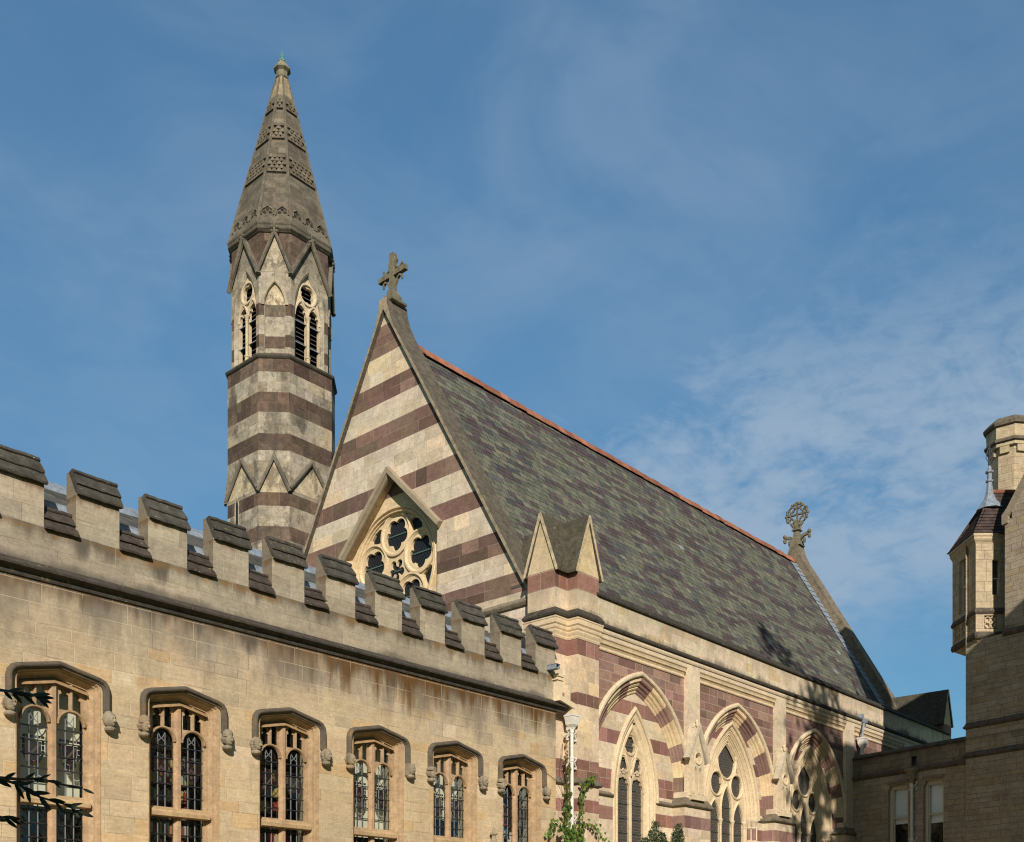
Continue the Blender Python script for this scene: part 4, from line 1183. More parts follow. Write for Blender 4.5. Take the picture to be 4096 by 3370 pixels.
# corner turrets -----------------------------------------------------------------
tbz = [(11.07, 11.54), (9.33, 9.85), (8.0, 8.33), (5.99, 6.55), (5.15, 5.5), (3.6, 4.0), (2., 2.4)]
def turret(mx):
    """cross-plan corner turret; mx mirrors X about the middle of the south wall"""
    def X(x): return x if not mx else 73.05 - x
    b = MB(); tz = bandz(tbz, 0, 11.6, .36); TCm = (.585, .455, .315)
    col = band_col(tbz, TCm, (.235, .122, .092))
    def faces(x0, y0, x1, y1, z1, zsplit=None):
        """four walls of a box, seen from outside"""
        for (p, q) in (((x0, y0), (x1, y0)), ((x1, y0), (x1, y1)), ((x1, y1), (x0, y1)), ((x0, y1), (x0, y0))):
            F = Fr((X(p[0]), p[1], 0), (X(q[0]) - X(p[0]), q[1] - p[1], 0))
            L = math.hypot(q[0] - p[0], q[1] - p[1])
            if mx: F = Fr((X(q[0]), q[1], 0), (X(p[0]) - X(q[0]), p[1] - q[1], 0))
            b.ashlar(F, [(0, 0), (L, 0), (L, z1), (0, z1)], [], courses(0, L, tz, .3, .7, col))
    faces(22.76, 17.857, 23.70, 19.6, 11.56)
    faces(22.24, 18.20, 23.62, 19.16, 11.56)
    # gables over the two arms
    for F, u0, u1 in ((south(17.857), X(22.76), X(23.70)), (Fr((X(22.24), 0, 0), (0, -1 if not mx else 1, 0)), -19.16 if not mx else 18.20, -18.20 if not mx else 19.16)):
        lo, hi = min(u0, u1), max(u0, u1); m_ = (lo + hi) / 2
        b.ashlar(F, [(lo, 11.55), (hi, 11.55), (m_, 13.0)], [], courses(lo, hi, [11.55, 12.0, 12.5, 13.1], .4, .8, lambda z: jit((.52, .40, .24), .08)))
    o = b.build('corner_turret', M['chapel'], chapel)
    r = MB(); rc = (.078, .069, .049)
    rp = [(-.60, 11.50), (-.60, 11.56), (-.04, 13.14), (.04, 13.14), (.60, 11.56), (.60, 11.50), (.53, 11.50), (0, 12.98), (-.53, 11.50)]
    cx_ = X(23.23)
    for F, d0, d1 in ((Fr((cx_, 17.80, 0), (1, 0, 0)), 0, -2.9 if mx else -2.3), (Fr((X(22.19), 18.68, 0), (0, -1 if not mx else 1, 0)), 0, -1.04)):
        P = list(rp); n = len(P)
        r.face([F.p(u, v, d0) for u, v in [P[0], P[1], P[2], P[7], P[8]][::-1]], (.45, .36, .235), .2)
        r.face([F.p(u, v, d0) for u, v in [P[2], P[3], P[4], P[5], P[6], P[7]][::-1]], (.45, .36, .235), .2)
        for i in range(n):
            a, c = P[i], P[(i + 1) % n]
            r.face([F.p(*a, d0), F.p(*c, d0), F.p(*c, d1), F.p(*a, d1)], rc, .45)
        r.face([F.p(*q, d1) for q in P], rc, .4)
    r.build('turret_roof', M['dark_cope'], o)
    foot = [(23.70, 19.0), (23.70, 17.857), (22.76, 17.857), (22.76, 18.20), (22.24, 18.20), (22.24, 19.16), (22.7, 19.16)]
    foot = [(X(x), y) for x, y in foot]
    sg = -1 if not mx else 1
    foot = foot if not mx else foot
    s1 = MB()
    k = -1 if mx else 1
    # path runs so that 'left' is inside for the west turret
    s1.sweep(HOR, foot, [(k * o_, z) for o_, z in [(0, 10.28), (.05, 10.29), (.10, 10.33), (.12, 10.38), (.10, 10.42), (.04, 10.50), (0, 10.55)]], tint=(.062, .052, .041), grime=.5)
    s1.build('turret_roll', M['dark_cope'], o)
    s1 = MB()
    s1.sweep(HOR, foot, [(k * o_, z) for o_, z in [(0, 9.74), (.015, 9.75), (.03, 9.80), (.025, 9.83), (.05, 9.90), (.055, 9.93), (.03, 9.96), (.06, 10.00), (.065, 10.06), (.05, 10.08), (.085, 10.12), (.085, 10.24), (.10, 10.26), (.10, 10.29), (0, 10.30)]], tint=(.58, .45, .29))
    s1.build('turret_cornice', M['chapel_trim'], o)
    s1 = MB()
    s1.sweep(HOR, foot, [(k * o_, z) for o_, z in [(0, 5.86), (.05, 5.87), (.085, 5.90), (.09, 5.93), (.0, 6.06)]], tint=(.15, .125, .09), grime=.5)
    s1.build('turret_string', M['dark_cope'], o)
    return o
turret(False)
turret(True)

# ================================================================== BELL TOWER
TX, TY = 24.60, 33.27
tower = thing('bell_tower', 'slender striped octagonal bell tower with stone spire behind the gable', 'bell tower', (TX, TY, 0))
TCR = (.325, .282, .215); TRD = (.112, .077, .057); TGR = (.165, .143, .108)
def octa(h, k):
    return [(TX - h, TY + h - k), (TX - h, TY - h + k), (TX - h + k, TY - h), (TX + h - k, TY - h), (TX + h, TY - h + k), (TX + h, TY + h - k), (TX + h - k, TY + h), (TX - h + k, TY + h)]
def oface(pts, i):
    a, c = pts[i], pts[(i + 1) % 8]
    L = math.hypot(c[0] - a[0], c[1] - a[1])
    return Fr((a[0], a[1], 0), (c[0] - a[0], c[1] - a[1], 0)), L
SH = octa(1.73, .78)
tband = [(21.96, 22.45), (20.53, 21.24), (19.17, 19.77), (17.20, 17.67), (15.96, 16.47), (14.2, 14.9), (12.6, 13.2), (10.9, 11.5)]
def towcol(z):
    c = band_col(tband, TCR, TRD)(z)
    if rnd.random() < .30: c = tuple(a * .78 for a in c)
    return c
mb = MB()
tz = bandz(tband, 0, 22.45, .36)
for i in range(8):
    F, L = oface(SH, i)
    mb.ashlar(F, [(0, 0), (L, 0), (L, 22.45), (0, 22.45)], [], courses(0, L, tz, .32, .75, towcol, lambda z: .42 if z > 20 else .25))
    # zigzag gablets a third of the way up
    ap = 19.03 if i % 2 == 0 else 18.94; bz = 17.80 if i % 2 == 0 else 17.70
    m_ = L / 2
    mb.prism(F, [(0, bz - .02), (L, bz - .02), (m_, ap - .06)], .0, .006, (.40, .33, .22), .2)
    mb.sweep(F, [(L + .02, bz), (m_, ap), (-.02, bz)], [(.07, .05), (.06, .10), (.0, .13), (-.05, .12), (-.08, .0)], tint=TGR, grime=.6)
shaft = mb.build('shaft', M['tower'], tower)
F, L = oface(SH, 0)
mb = MB()
mb.prism(F, [(.52, 16.05), (.66, 16.05), (.66, 17.55), (.59, 17.78), (.52, 17.55)], .001, .006, (.3,) * 3)
mb.sweep(F, [(.68, 16.03), (.68, 17.56), (.59, 17.85), (.50, 17.56), (.50, 16.03)], [(0.01, .0), (.0, .02), (-.03, .02), (-.04, .0)], tint=TCR, caps=False, mi=1)
mb.build('slit_window', [M['dark'], M['tower']], tower)
def ring(prof, name, h, k, tint, mat='tower', grime=.5, par=None):
    b = MB()
    P = octa(h, k)
    b.sweep(HOR, P, [(-o, z) for o, z in prof], closed=True, tint=tint, grime=grime)
    return b.build(name, M[mat], par or tower)
ring([(-.1, 22.42), (.0, 22.42), (.04, 22.45), (.08, 22.50), (.085, 22.55), (.02, 22.60), (-.10, 22.68), (-.3, 22.68)], 'belfry_string', 1.73, .78, (.085, .073, .056))
# belfry: windows on the four wide faces, blind panels on the four narrow ones
BH = octa(1.63, .79)
bband = [(22.92, 23.36), (24.05, 24.48), (25.75, 27.3)]
bz_ = bandz(bband, 22.5, 27.2, .42)
bcol0 = band_col(bband, TCR, TRD)
def bcol(z):
    c = bcol0(z)
    return tuple(a * .80 for a in c) if rnd.random() < .3 else c
mb = MB(); trac = []; lv = []
for i in range(8):
    F, L = oface(BH, i); m_ = L / 2
    if i % 2 == 0:
        op = pointed(m_, 24.45, .67, 1.54, 10, 22.56)
        mb.ashlar(F, [(0, 22.5), (L, 22.5), (L, 27.15), (0, 27.15)], [op], courses(0, L, bz_, .3, .8, bcol, lambda z: .45 if z < 25.5 else .35))
        # gabled hood with pale stone inside, cut by the arch
        gp = [(-.06, 25.50), (L + .06, 25.50), (m_, 27.02)]
        mb.ashlar(F, [(-.02, 25.52), (L + .02, 25.52), (m_, 26.95)], [pointed(m_, 24.45, .67, 1.54, 10, 22.6)], [(-1, 25, 3, 26.0, (.27, .232, .172), .5), (-1, 26.0, 3, 27.5, (.235, .203, .152), .55)], .006)
        mb.sweep(F, [(L + .05, 25.46), (m_, 27.06), (-.05, 25.46)], [(.07, .06), (.06, .13), (.0, .17), (-.06, .16), (-.09, .0)], tint=(.150, .130, .098), grime=.6)
        mb.sweep(F, op, [(0, .005), (.03, -.02), (.05, -.03), (.07, -.07), (.09, -.09), (.10, -.17)], tint=TCR, grime=.15)
        b = MB(); d = -.14
        hol = [cusped(m_ - .285, 22.4, 24.30, .25, 24.80), cusped(m_ + .285, 22.4, 24.30, .25, 24.80), foil(m_, 25.20, 4, .15, .165, 45, 36)]
        b.plate(F, pointed(m_, 24.45, .68, 1.56, 10, 22.4, .08), hol, d - .12, d, (.50, .405, .27), edge=False)
        b.sweep(F, circle(m_, 25.20, .37, 26), [(-.05, d), (-.03, d + .06), (.03, d + .06), (.06, d)], closed=True, tint=(.56, .46, .32))
        for sx in (-.285, .285): b.sweep(F, pointed(m_ + sx, 24.28, .29, .62, 7), [(-.04, d), (-.02, d + .05), (.03, d + .05), (.05, d)], tint=(.54, .44, .30))
        b.lathe(F.p(m_, 22.56, d + .06), [(.075, 0), (.075, .28), (.10, .31), (.10, .35), (.055, .38), (.055, 1.62), (.07, 1.64), (.06, 1.67), (.10, 1.76), (.11, 1.80), (.05, 1.84)], 10, (.48, .39, .26))
        b.build('belfry_tracery', M['chapel_trim'], tower)
        b = MB(); z = 22.58
        q = 0
        while z < 25.5:
            big = (q % 5 == 0)
            wv = .60 if z < 24.5 else .60 * max(.1, 1 - (z - 24.5) / 1.4)
            dd = (.16 if z < 24.4 else 0) if big else 0
            for A, C in (((z, -.30 + dd), (z + .15 + dd * .5, -.52)),):
                b.face([F.p(m_ - wv, A[0], A[1]), F.p(m_ + wv, A[0], A[1]), F.p(m_ + wv, C[0], C[1]), F.p(m_ - wv, C[0], C[1])], mi=1 if big and z < 24.4 else 0)
                b.face([F.p(m_ - wv, A[0] - .03, A[1]), F.p(m_ + wv, A[0] - .03, A[1]), F.p(m_ + wv, A[0], A[1]), F.p(m_ - wv, A[0], A[1])], mi=1 if big and z < 24.4 else 0)
                b.face([F.p(m_ - wv, C[0] - .03, C[1]), F.p(m_ + wv, C[0] - .03, C[1]), F.p(m_ + wv, A[0] - .03, A[1]), F.p(m_ - wv, A[0] - .03, A[1])])
            z += .155; q += 1
        b.quad(F, m_ - .66, 22.5, m_ + .66, 25.9, -.56, joint=False, mi=2)
        b.build('louvre', [M['louvre'], M['lead'], M['dark']], tower)
    else:
        pan = pointed(m_, 24.42, .37, .82, 8, 22.62)
        mb.ashlar(F, [(0, 22.5), (L, 22.5), (L, 27.15), (0, 27.15)], [pan], courses(0, L, bz_, .3, .8, bcol, lambda z: .42))
        mb.sweep(F, pan, [(0, .0), (.02, -.02), (.03, -.07)], tint=TCR)
        mb.ashlar(F, [(u, v) for u, v in pan], [], [(-1, 22, 3, 22.9, TCR, .4), (-1, 22.9, 3, 23.33, TRD, .1), (-1, 23.33, 3, 24.03, TCR, .2), (-1, 24.03, 3, 24.46, (.14, .11, .08), .5), (-1, 24.46, 3, 26, (.47, .385, .255), .05)], -.065)
        mb.ashlar(F, [(-.02, 25.60), (L + .02, 25.60), (m_, 26.93)], [], [(-1, 25, m_ + .1, 26.05, (.33, .28, .20), .35), (m_ + .1, 25, 3, 26.05, (.31, .265, .19), .35), (-1, 26.05, 3, 26.42, (.35, .30, .21), .3), (-1, 26.42, 3, 27.5, (.32, .275, .195), .4)], .006)
        mb.sweep(F, [(L + .04, 25.54), (m_, 27.02), (-.04, 25.54)], [(.06, .05), (.05, .11), (.0, .15), (-.05, .14), (-.08, .0)], tint=(.150, .130, .098), grime=.6)
        mb.sweep(F, pointed(m_, 24.42, .37, .82, 8), [(.02, .0), (.0, .04), (-.05, .05), (-.10, .03), (-.12, 0)], tint=(.33, .28, .2), grime=.3)
    for q in range(4):                          # crocketed finials on every gablet
        t = R(90 * q + 45)
        mb.blob(F.p(m_ + .13 * math.cos(t), 27.05 + .10 * math.sin(t), .12), .075, .075, .065, 7, 5, (.13, .112, .085), .5)
    mb.blob(F.p(m_, 27.22, .12), .05, .05, .11, 7, 5, (.13, .112, .085), .5)
mb.build('belfry', M['tower'], tower)
ring([(-.2, 27.0), (.0, 27.0), (.03, 27.03), (.09, 27.08), (.10, 27.12), (.08, 27.14), (.085, 27.2), (.11, 27.24), (.11, 27.30), (-.1, 27.36)], 'spire_string', 1.66, .79, (.115, .10, .075))
# spire with bands of scale-work and roll mouldings on the arrises
Z0, Z1, H0, H1, K0, K1 = 27.28, 33.85, 1.715, .185, .83, .075
def spt(z):
    t = (z - Z0) / (Z1 - Z0)
    return octa(H0 + (H1 - H0) * t, K0 + (K1 - K0) * t)
mb = MB()
SPC = [(.112, .095, .070), (.126, .107, .080), (.096, .082, .062), (.146, .125, .095)]
zz = [Z0 + (Z1 - Z0) * i / 30 for i in range(31)]
for za, zb in zip(zz, zz[1:]):
    A, B_ = spt(za), spt(zb)
    base = rnd.choice(SPC)
    for i in range(8):
        a0, a1, b0, b1 = A[i], A[(i + 1) % 8], B_[i], B_[(i + 1) % 8]
        n = 2 if za < 30.5 else 1
        cut = rnd.uniform(.35, .65)
        segs = [(0, cut), (cut, 1)] if n == 2 else [(0, 1)]
        for t0, t1 in segs:
            def lp(p, q, t, z): return Vector((p[0] + (q[0] - p[0]) * t, p[1] + (q[1] - p[1]) * t, z))
            P = [lp(a0, a1, t0, za), lp(a0, a1, t1, za), lp(b0, b1, t1, zb), lp(b0, b1, t0, zb)]
            w = (P[1] - P[0]).length; h = zb - za
            c = jit(base if rnd.random() < .5 else rnd.choice(SPC), .14)
            if za > 32.9: c = jit((.27, .215, .135), .12)
            mb.face(P, c, .40, [(0, 0), (w, 0), (w, h), (0, h)], [(w, h), (0, h), (0, 0), (w, 0)])
for i in range(8):
    mb.tube([(*spt(Z0)[i], Z0), (*spt(Z1)[i], Z1)], [.062, .034], 6, (.13, .112, .084), .4)
def onface(i, z):
    A = spt(z); return Vector((*A[i], z)), Vector((*A[(i + 1) % 8], z))
for lo, hi, rows in ((29.46, 30.24, 5), (30.94, 31.64, 5), (32.30, 32.82, 4)):
    for r_ in range(rows):
        z = lo + (hi - lo) * r_ / rows; hgt = (hi - lo) / rows
        for i in range(8):
            a, c = onface(i, z); U = (c - a); L = U.length; U.normalize()
            a2, c2 = onface(i, z + hgt); V = ((a2 + c2) / 2 - (a + c) / 2).normalized(); N_ = U.cross(V)
            F = Fr(a, U, V, N_)
            n = max(2, round((L - .1) / .175)); w = (L - .12) / n
            off = 0 if r_ % 2 == 0 else w / 2
            for q in range(n if r_ % 2 == 0 else n - 1):
                u = .06 + off + w * (q + .5)
                sh = [(u - w * .46, hgt * .03), (u + w * .46, hgt * .03), (u + w * .45, hgt * .45), (u + w * .28, hgt * .85), (u, hgt * 1.02), (u - w * .28, hgt * .85), (u - w * .45, hgt * .45)]
                mb.prism(F, sh, .0, .055, jit((.135, .113, .081), .18), .3, back=False)
                mb.face([F.p(u - w * .5, -.045, .004), F.p(u + w * .5, -.045, .004), F.p(u + w * .5, .04, .004), F.p(u - w * .5, .04, .004)], (.035, .03, .025), .6)  # dark strip below each scale: the scale's shade put into the colour
for i in range(8):                              # trefoil piercings round the foot
    a, c = onface(i, 28.05); U = (c - a); L = U.length; U.normalize()
    a2, c2 = onface(i, 28.4); V = ((a2 + c2) / 2 - (a + c) / 2).normalized(); F = Fr(a, U, V, U.cross(V))
    F2 = Fr(a - V * .45, U, V, U.cross(V))
    n = 2 if i % 2 else 3
    for q in range(n):
        u = L * (q + .5) / n
        for dx, dy in ((-.10, 0), (.10, 0), (0, .13)):
            mb.prism(F2, [(u + dx + .062 * math.cos(t), .12 + dy + .062 * math.sin(t)) for t in [R(45 * k) for k in range(8)]], .0, .012, (.03, .026, .022), .5, back=False)
        mb.sweep(F2, [(u + .22, .0), (u + .19, .22), (u, .38), (u - .19, .22), (u - .22, .0)], [(-.025, 0), (-.015, .05), (.015, .05), (.025, 0)], tint=(.140, .121, .09), grime=.4)
spire = mb.build('spire', M['spire'], tower)
mb = MB()
fc = (.20, .178, .125)
mb.lathe((TX, TY, 33.74), [(.19, 0), (.195, .08), (.245, .11), (.255, .16), (.21, .20), (.22, .34), (.32, .42), (.325, .48), (.27, .53), (.21, .62), (.14, .72), (.12, .78)], 8, fc, .3, R(22.5))
fin = mb.build('spire_finial', M['spire'], tower)
mb = MB()
mb.lathe((TX, TY, 34.50), [(.14, 0), (.14, .04), (.06, .07), (.035, .12), (.045, .16), (.022, .2), (.008, .46)], 8)
for q in range(4):
    a = R(90 * q + 20); mb.tube([(TX, TY, 34.66), (TX + .05 * math.cos(a), TY + .05 * math.sin(a), 34.72), (TX + .09 * math.cos(a), TY + .09 * math.sin(a), 34.82)], [.014, .014, .005], 5)
mb.build('copper_spike', M['copper'], fin)

# ================================================================== LINK BUILDING on the right
LU = (math.cos(R(255)), math.sin(R(255)), 0)
LK = Fr((39.9, 17.9, 0), LU)                    # face of the low range between chapel and tower house
link = thing('link_building', 'low flat-topped stone range with two sash windows joining chapel to tower house', 'building', (39.0, 15.4, 0))
SDC = (.335, .275, .20)
def sidecol(z):
    c = SDC if rnd.random() > .25 else (.325, .25, .16)
    return jit(c, .08, .02)
lw = [(1.62, 2.50), (3.13, 3.97)]
sz = [0]
while sz[-1] < 7.7: sz.append(sz[-1] + rnd.choice((.16, .20, .20, .25)))
sz[-1] = 7.92
mb = MB()
def lop(a, b_): return [(a, 4.0), (b_, 4.0), (b_, 7.30), (b_ - .08, 7.40), (b_ - .08, 7.50), (a + .08, 7.50), (a + .08, 7.40), (a, 7.30)]
mb.ashlar(LK, [(-.4, 0), (5.4, 0), (5.4, 7.92), (-.4, 7.92)], [lop(*w) for w in lw], courses(-.4, 5.4, sz, .35, .75, sidecol))
def parc2(z): return jit((.215, .175, .125), .16)
mb.ashlar(LK, [(-.02, 7.92), (5.4, 7.92), (5.4, 8.68), (-.02, 8.68)], [[(2.66, 8.10), (2.88, 8.10), (2.88, 8.44), (2.66, 8.44)]], courses(-.4, 5.4, [7.92, 8.17, 8.42, 8.68], .35, .8, parc2, lambda z: .5), .02)
mb.box(LK, -.02, 7.95, 5.4, 8.68, -.4, -.30, SDC)
mb.quad(Fr(LK.p(-.02, 0, 0), (.966, -.259, 0)), 0, 0, .4, 8.7, 0, SDC)
mb.box(LK, 0, 0, 6, .3, -6, -.5, SDC)
for a, b_ in lw:
    o = lop(a, b_)
    for i in range(len(o)):
        p, q = o[i], o[(i + 1) % len(o)]
        mb.face([LK.p(*p, 0), LK.p(*q, 0), LK.p(*q, -.24), LK.p(*p, -.24)], SDC)
mb.build('wall', M['side'], link)
mb = MB()
mb.sweep(LK, [(-.05, 0), (5.4, 0)], [(8.66, .0), (8.67, .08), (8.71, .10), (8.76, .07), (8.84, -.12), (8.87, -.17), (8.84, -.24), (8.66, -.42)], tint=(.085, .072, .055), grime=.5)
mb.build('parapet_coping', M['dark_cope'], link)
mb = MB()
mb.sweep(LK, [(-.08, 0), (5.4, 0)], [(7.86, .0), (7.87, .04), (7.91, .07), (7.95, .10), (7.99, .10), (8.06, .02)], tint=(.125, .10, .078), grime=.5)
mb.build('string_course', M['dark_cope'], link)
mb = MB()
mb.quad(LK, 0, 0, 6, 7.9, -.9, joint=False); mb.face([LK.p(0, 7.9, -.2), LK.p(6, 7.9, -.2), LK.p(6, 7.9, -.9), LK.p(0, 7.9, -.9)])
mb.build('inner_wall', M['dark'], link)
mb = MB()
mb.face([LK.p(-.0, 8.3, -.3), LK.p(6, 8.3, -.3), LK.p(6, 8.4, -9), LK.p(-.0, 8.4, -9)])
mb.build('roof', M['lead'], link)
for j, (a, b_) in enumerate(lw):
    b = MB(); mz = 6.29
    for u0, u1, d in ((a, a + .11, -.14), (b_ - .11, b_, -.14)): b.box(LK, u0, 4.1, u1, 7.5, -.24, d)
    b.box(LK, a, 7.34, b_, 7.5, -.24, -.15); b.box(LK, a + .1, mz - .03, b_ - .1, mz + .03, -.22, -.14)
    b.box(LK, a + .11, mz, a + .15, 7.4, -.22, -.17); b.box(LK, b_ - .15, mz, b_ - .11, 7.4, -.22, -.17)
    b.box(LK, a + .11, 4.1, a + .15, mz, -.26, -.20); b.box(LK, b_ - .15, 4.1, b_ - .11, mz, -.26, -.20)
    b.sweep(LK, [(a + .15, mz - .03), (a + .13, mz - .12), (a + .12, mz - .16)], [(-.02, -.2), (-.02, -.15), (.02, -.15), (.02, -.2)])
    w = b.build('sash_window', M['sash'], link)
    g = MB(); g.quad(LK, a + .1, 4.1, b_ - .1, 7.4, -.215, joint=False); g.build('glass', M['glass'], w)
    g = MB(); g.box(LK, a + .05, (6.07, 5.98)[j], b_ - .05, 7.42, -.29, -.275); g.build('blind', M['blind'], w)
    h = MB()
    h.sweep(LK, [(a - .02, 0), (b_ + .02, 0)], [(7.55, 0), (7.56, .05), (7.60, .06), (7.66, .0)], tint=(.24, .19, .13), grime=.3)
    h.build('lintel_mould', M['side'], w)

# ================================================================== TOWER HOUSE at the right edge
tp = (38.363, 13.129)
house = thing('tower_house', 'tall shaded stone house with a corner oriel, tiled turret roof and lead finial', 'building', (tp[0] + 3, tp[1] - 3, 0))
TH = Fr((*tp, 0), LU)
hz = [0]
while hz[-1] < 21: hz.append(hz[-1] + rnd.choice((.16, .20, .20, .24)))
mb = MB()
gabl = [(0, 0), (9, 0), (9, 15.7), (7.3, 16.1), (4.5, 20.3), (1.7, 16.1), (1.7, 15.75), (1.45, 15.75), (1.45, 12.0), (0, 12.0)]
mb.ashlar(TH, gabl, [], courses(0, 9, hz, .35, .75, sidecol))
mb.ashlar(Fr(TH.p(0, 0, -8), (-.966, .259, 0)), [(0, 0), (8, 0), (8, 15.5), (0, 15.5)], [], courses(0, 8, hz, .35, .75, sidecol))
mb.quad(Fr(TH.p(9, 0, 0), (.966, -.259, 0)), 0, 0, 8, 15.7, 0, SDC)
mb.quad(Fr(TH.p(9, 0, -8), (-LU[0], -LU[1], 0)), 0, 0, 9, 15.7, 0, SDC)
mb.build('wall', M['side'], house)
mb = MB()
for zl in (9.0, 8.0):
    path = [TH.p(5.6, 0, 0), TH.p(0, 0, 0), TH.p(0, 0, -6)]
    mb.sweep(HOR, [(p.x, p.y) for p in path], [(o_, z) for o_, z in [(0, zl), (.03, zl + .01), (.07, zl + .05), (.08, zl + .08), (.05, zl + .11), (.0, zl + .22)]], tint=(.11, .09, .068), grime=.5)
mb.sweep(TH, [(1.40, 0), (5.6, 0)], [(11.88, 0), (11.9, .05), (11.96, .10), (12.0, .10), (12.10, 0)], tint=(.11, .09, .068), grime=.5)
mb.build('string_course', M['dark_cope'], house)
mb = MB()
mb.sweep(TH, [(7.3, 16.0), (4.5, 20.2), (1.70, 16.0), (1.56, 15.85), (1.56, 15.62)], [(.02, .05), (-.20, .05), (-.26, -.12), (-.20, -.3), (.02, -.3)], tint=(.27, .22, .16), grime=.35, close_prof=True)
mb.build('gable_coping', M['side'], house)
mb = MB()                                        # main roof behind the gable
for sg in (-1, 1):
    mb.face([TH.p(4.5, 20.1, -.2), TH.p(4.5 + sg * 3.0, 15.6, -.2), TH.p(4.5 + sg * 3.0, 15.6, -8), TH.p(4.5, 20.1, -8)], (.075, .05, .042))
mb.face([TH.p(.0, 15.5, -.3), TH.p(1.7, 15.5, -.3), TH.p(1.7, 15.5, -8), TH.p(0, 15.5, -8)], (.075, .05, .042))
mb.build('roof', M['tile'], house)
# the oriel, set diagonally on the corner
rd = R(VIEW - 90)
OU = Vector((math.cos(rd), math.sin(rd), 0)); OD = Vector((math.cos(R(43.5)), math.sin(R(43.5)), 0))
oc = Vector((38.075, 12.70, 0))                  # its near left corner
OFr = Fr(oc, OU)                                 # front face, normal towards the viewer side
OL = Fr(oc + OD * 1.80, -OD)                     # shaded left face, u from the far end to the corner
FW = 1.35; ORC = (.44, .35, .235)
def orcol(z): return jit(ORC if rnd.random() > .2 else (.47, .37, .24), .07, .02)
oz = [12.05, 12.35, 12.82, 12.95, 13.25, 13.6, 13.95, 14.3, 14.7, 15.0, 15.35, 15.6]
mb = MB()
sl = [(.56, 13.5), (.80, 13.5), (.80, 14.68), (.56, 14.68)]; qf = [(.29, 12.34), (.73, 12.34), (.73, 12.80), (.29, 12.80)]
mb.ashlar(OFr, [(0, 12.05), (FW, 12.05), (FW, 15.45), (0, 15.45)], [sl, qf], courses(0, FW, oz, .3, .6, orcol))
lo_ = [(.52, 13.18), (1.16, 13.18), (1.16, 15.05), (.52, 15.05)]
lq = [[(.16 + .56 * k, 12.36), (.62 + .56 * k, 12.36), (.62 + .56 * k, 12.80), (.16 + .56 * k, 12.80)] for k in range(3)]
mb.ashlar(OL, [(0, 12.05), (1.8, 12.05), (1.8, 15.45), (0, 15.45)], [lo_] + lq, courses(0, 1.8, oz, .3, .7, orcol))
mb.ashlar(Fr(oc + OD * 1.8 + OU * FW, -OU), [(0, 12.05), (FW, 12.05), (FW, 15.45), (0, 15.45)], [], courses(0, FW, oz, .3, .7, orcol))
for F, hs, dp in ((OFr, [sl, qf], .16), (OL, [lo_] + lq, .20)):
    for h in hs:
        for i in range(4):
            p, q = h[i], h[(i + 1) % 4]
            mb.face([F.p(*p, 0), F.p(*q, 0), F.p(*q, -dp), F.p(*p, -dp)], ORC)
for F, hs in ((OFr, [qf]), (OL, lq)):
    for h in hs:                                 # quatrefoil panels
        cx, cz = (h[0][0] + h[1][0]) / 2, (h[0][1] + h[2][1]) / 2; w = (h[1][0] - h[0][0]) / 2
        mb.face([F.p(*p, -.10) for p in h], ORC)
        for k in range(4):
            t = R(45 + 90 * k)
            mb.sweep(F, circle(cx + .53 * w * math.cos(t), cz + .53 * w * math.sin(t), w * .46, 16), [(-.025, -.10), (-.015, -.03), (.015, -.03), (.025, -.10)], closed=True, tint=ORC)
        mb.sweep(F, circle(cx, cz, w * .24, 14), [(-.03, -.10), (-.015, -.02), (.02, -.02), (.04, -.10)], closed=True, tint=ORC)
# moulded underside corbelled back to the corner
def orect(g): return [oc + OD * 1.8 - OU * 0 + (-OU * g) + OD * g, oc - OU * g - OD * g, oc + OU * (FW + g) - OD * g]
P0 = [oc + OD * 1.85, oc, oc + OU * FW, oc + OU * FW + OD * 1.85]; tip = oc + OU * .55 + OD * .55
low = [tip + (p - tip) * .45 for p in P0]
def at(p, z): return Vector((p.x, p.y, z))
for k in range(4):
    a, c = P0[k], P0[(k + 1) % 4]; a2, c2 = low[k], low[(k + 1) % 4]
    mb.face([at(a2, 11.66), at(c2, 11.66), at(c, 12.06), at(a, 12.06)], (.36, .285, .19))
    mb.face([at(tip, 11.30), at(c2, 11.60), at(a2, 11.60)], (.34, .27, .18))
    mb.face([at(a2, 11.60), at(c2, 11.60), at(c2, 11.66), at(a2, 11.66)], (.3, .24, .16))
oriel = mb.build('oriel', M['side'], house)
mb = MB()
ppath = [oc + OD * 1.8, oc, oc + OU * FW]
pp = [(p.x, p.y) for p in ppath]
mb.sweep(HOR, pp, [(-o_, z) for o_, z in [(0, 12.85), (.05, 12.87), (.07, 12.92), (.06, 12.96), (.0, 13.06)]], tint=(.10, .082, .062), grime=.4)
mb.sweep(HOR, pp, [(-o_, z) for o_, z in [(0, 12.0), (.03, 12.02), (.06, 12.07), (.07, 12.12), (.05, 12.15), (.055, 12.19), (.0, 12.25)]], tint=(.10, .082, .062), grime=.3)
mb.build('oriel_string', M['dark_cope'], oriel)
mb = MB()
mb.sweep(HOR, pp, [(-o_, z) for o_, z in [(0, 15.22), (.03, 15.28), (.08, 15.34), (.10, 15.38), (.10, 15.45), (.13, 15.46), (.13, 15.55), (-.1, 15.58)]], tint=(.46, .365, .24))
mb.build('oriel_cornice', M['side'], oriel)
mb = MB()
mb.quad(OFr, .56, 13.5, .80, 14.68, -.14, joint=False); mb.quad(OL, .52, 13.18, 1.16, 15.05, -.18, joint=False)
mb.build('glass', M['chapel_glass'], oriel)
mb = MB()
mb.box(OFr, .56, 14.06, .80, 14.10, -.14, -.10); mb.box(OFr, .56, 13.5, .585, 14.1, -.14, -.11); mb.box(OFr, .775, 13.5, .80, 14.1, -.14, -.11)
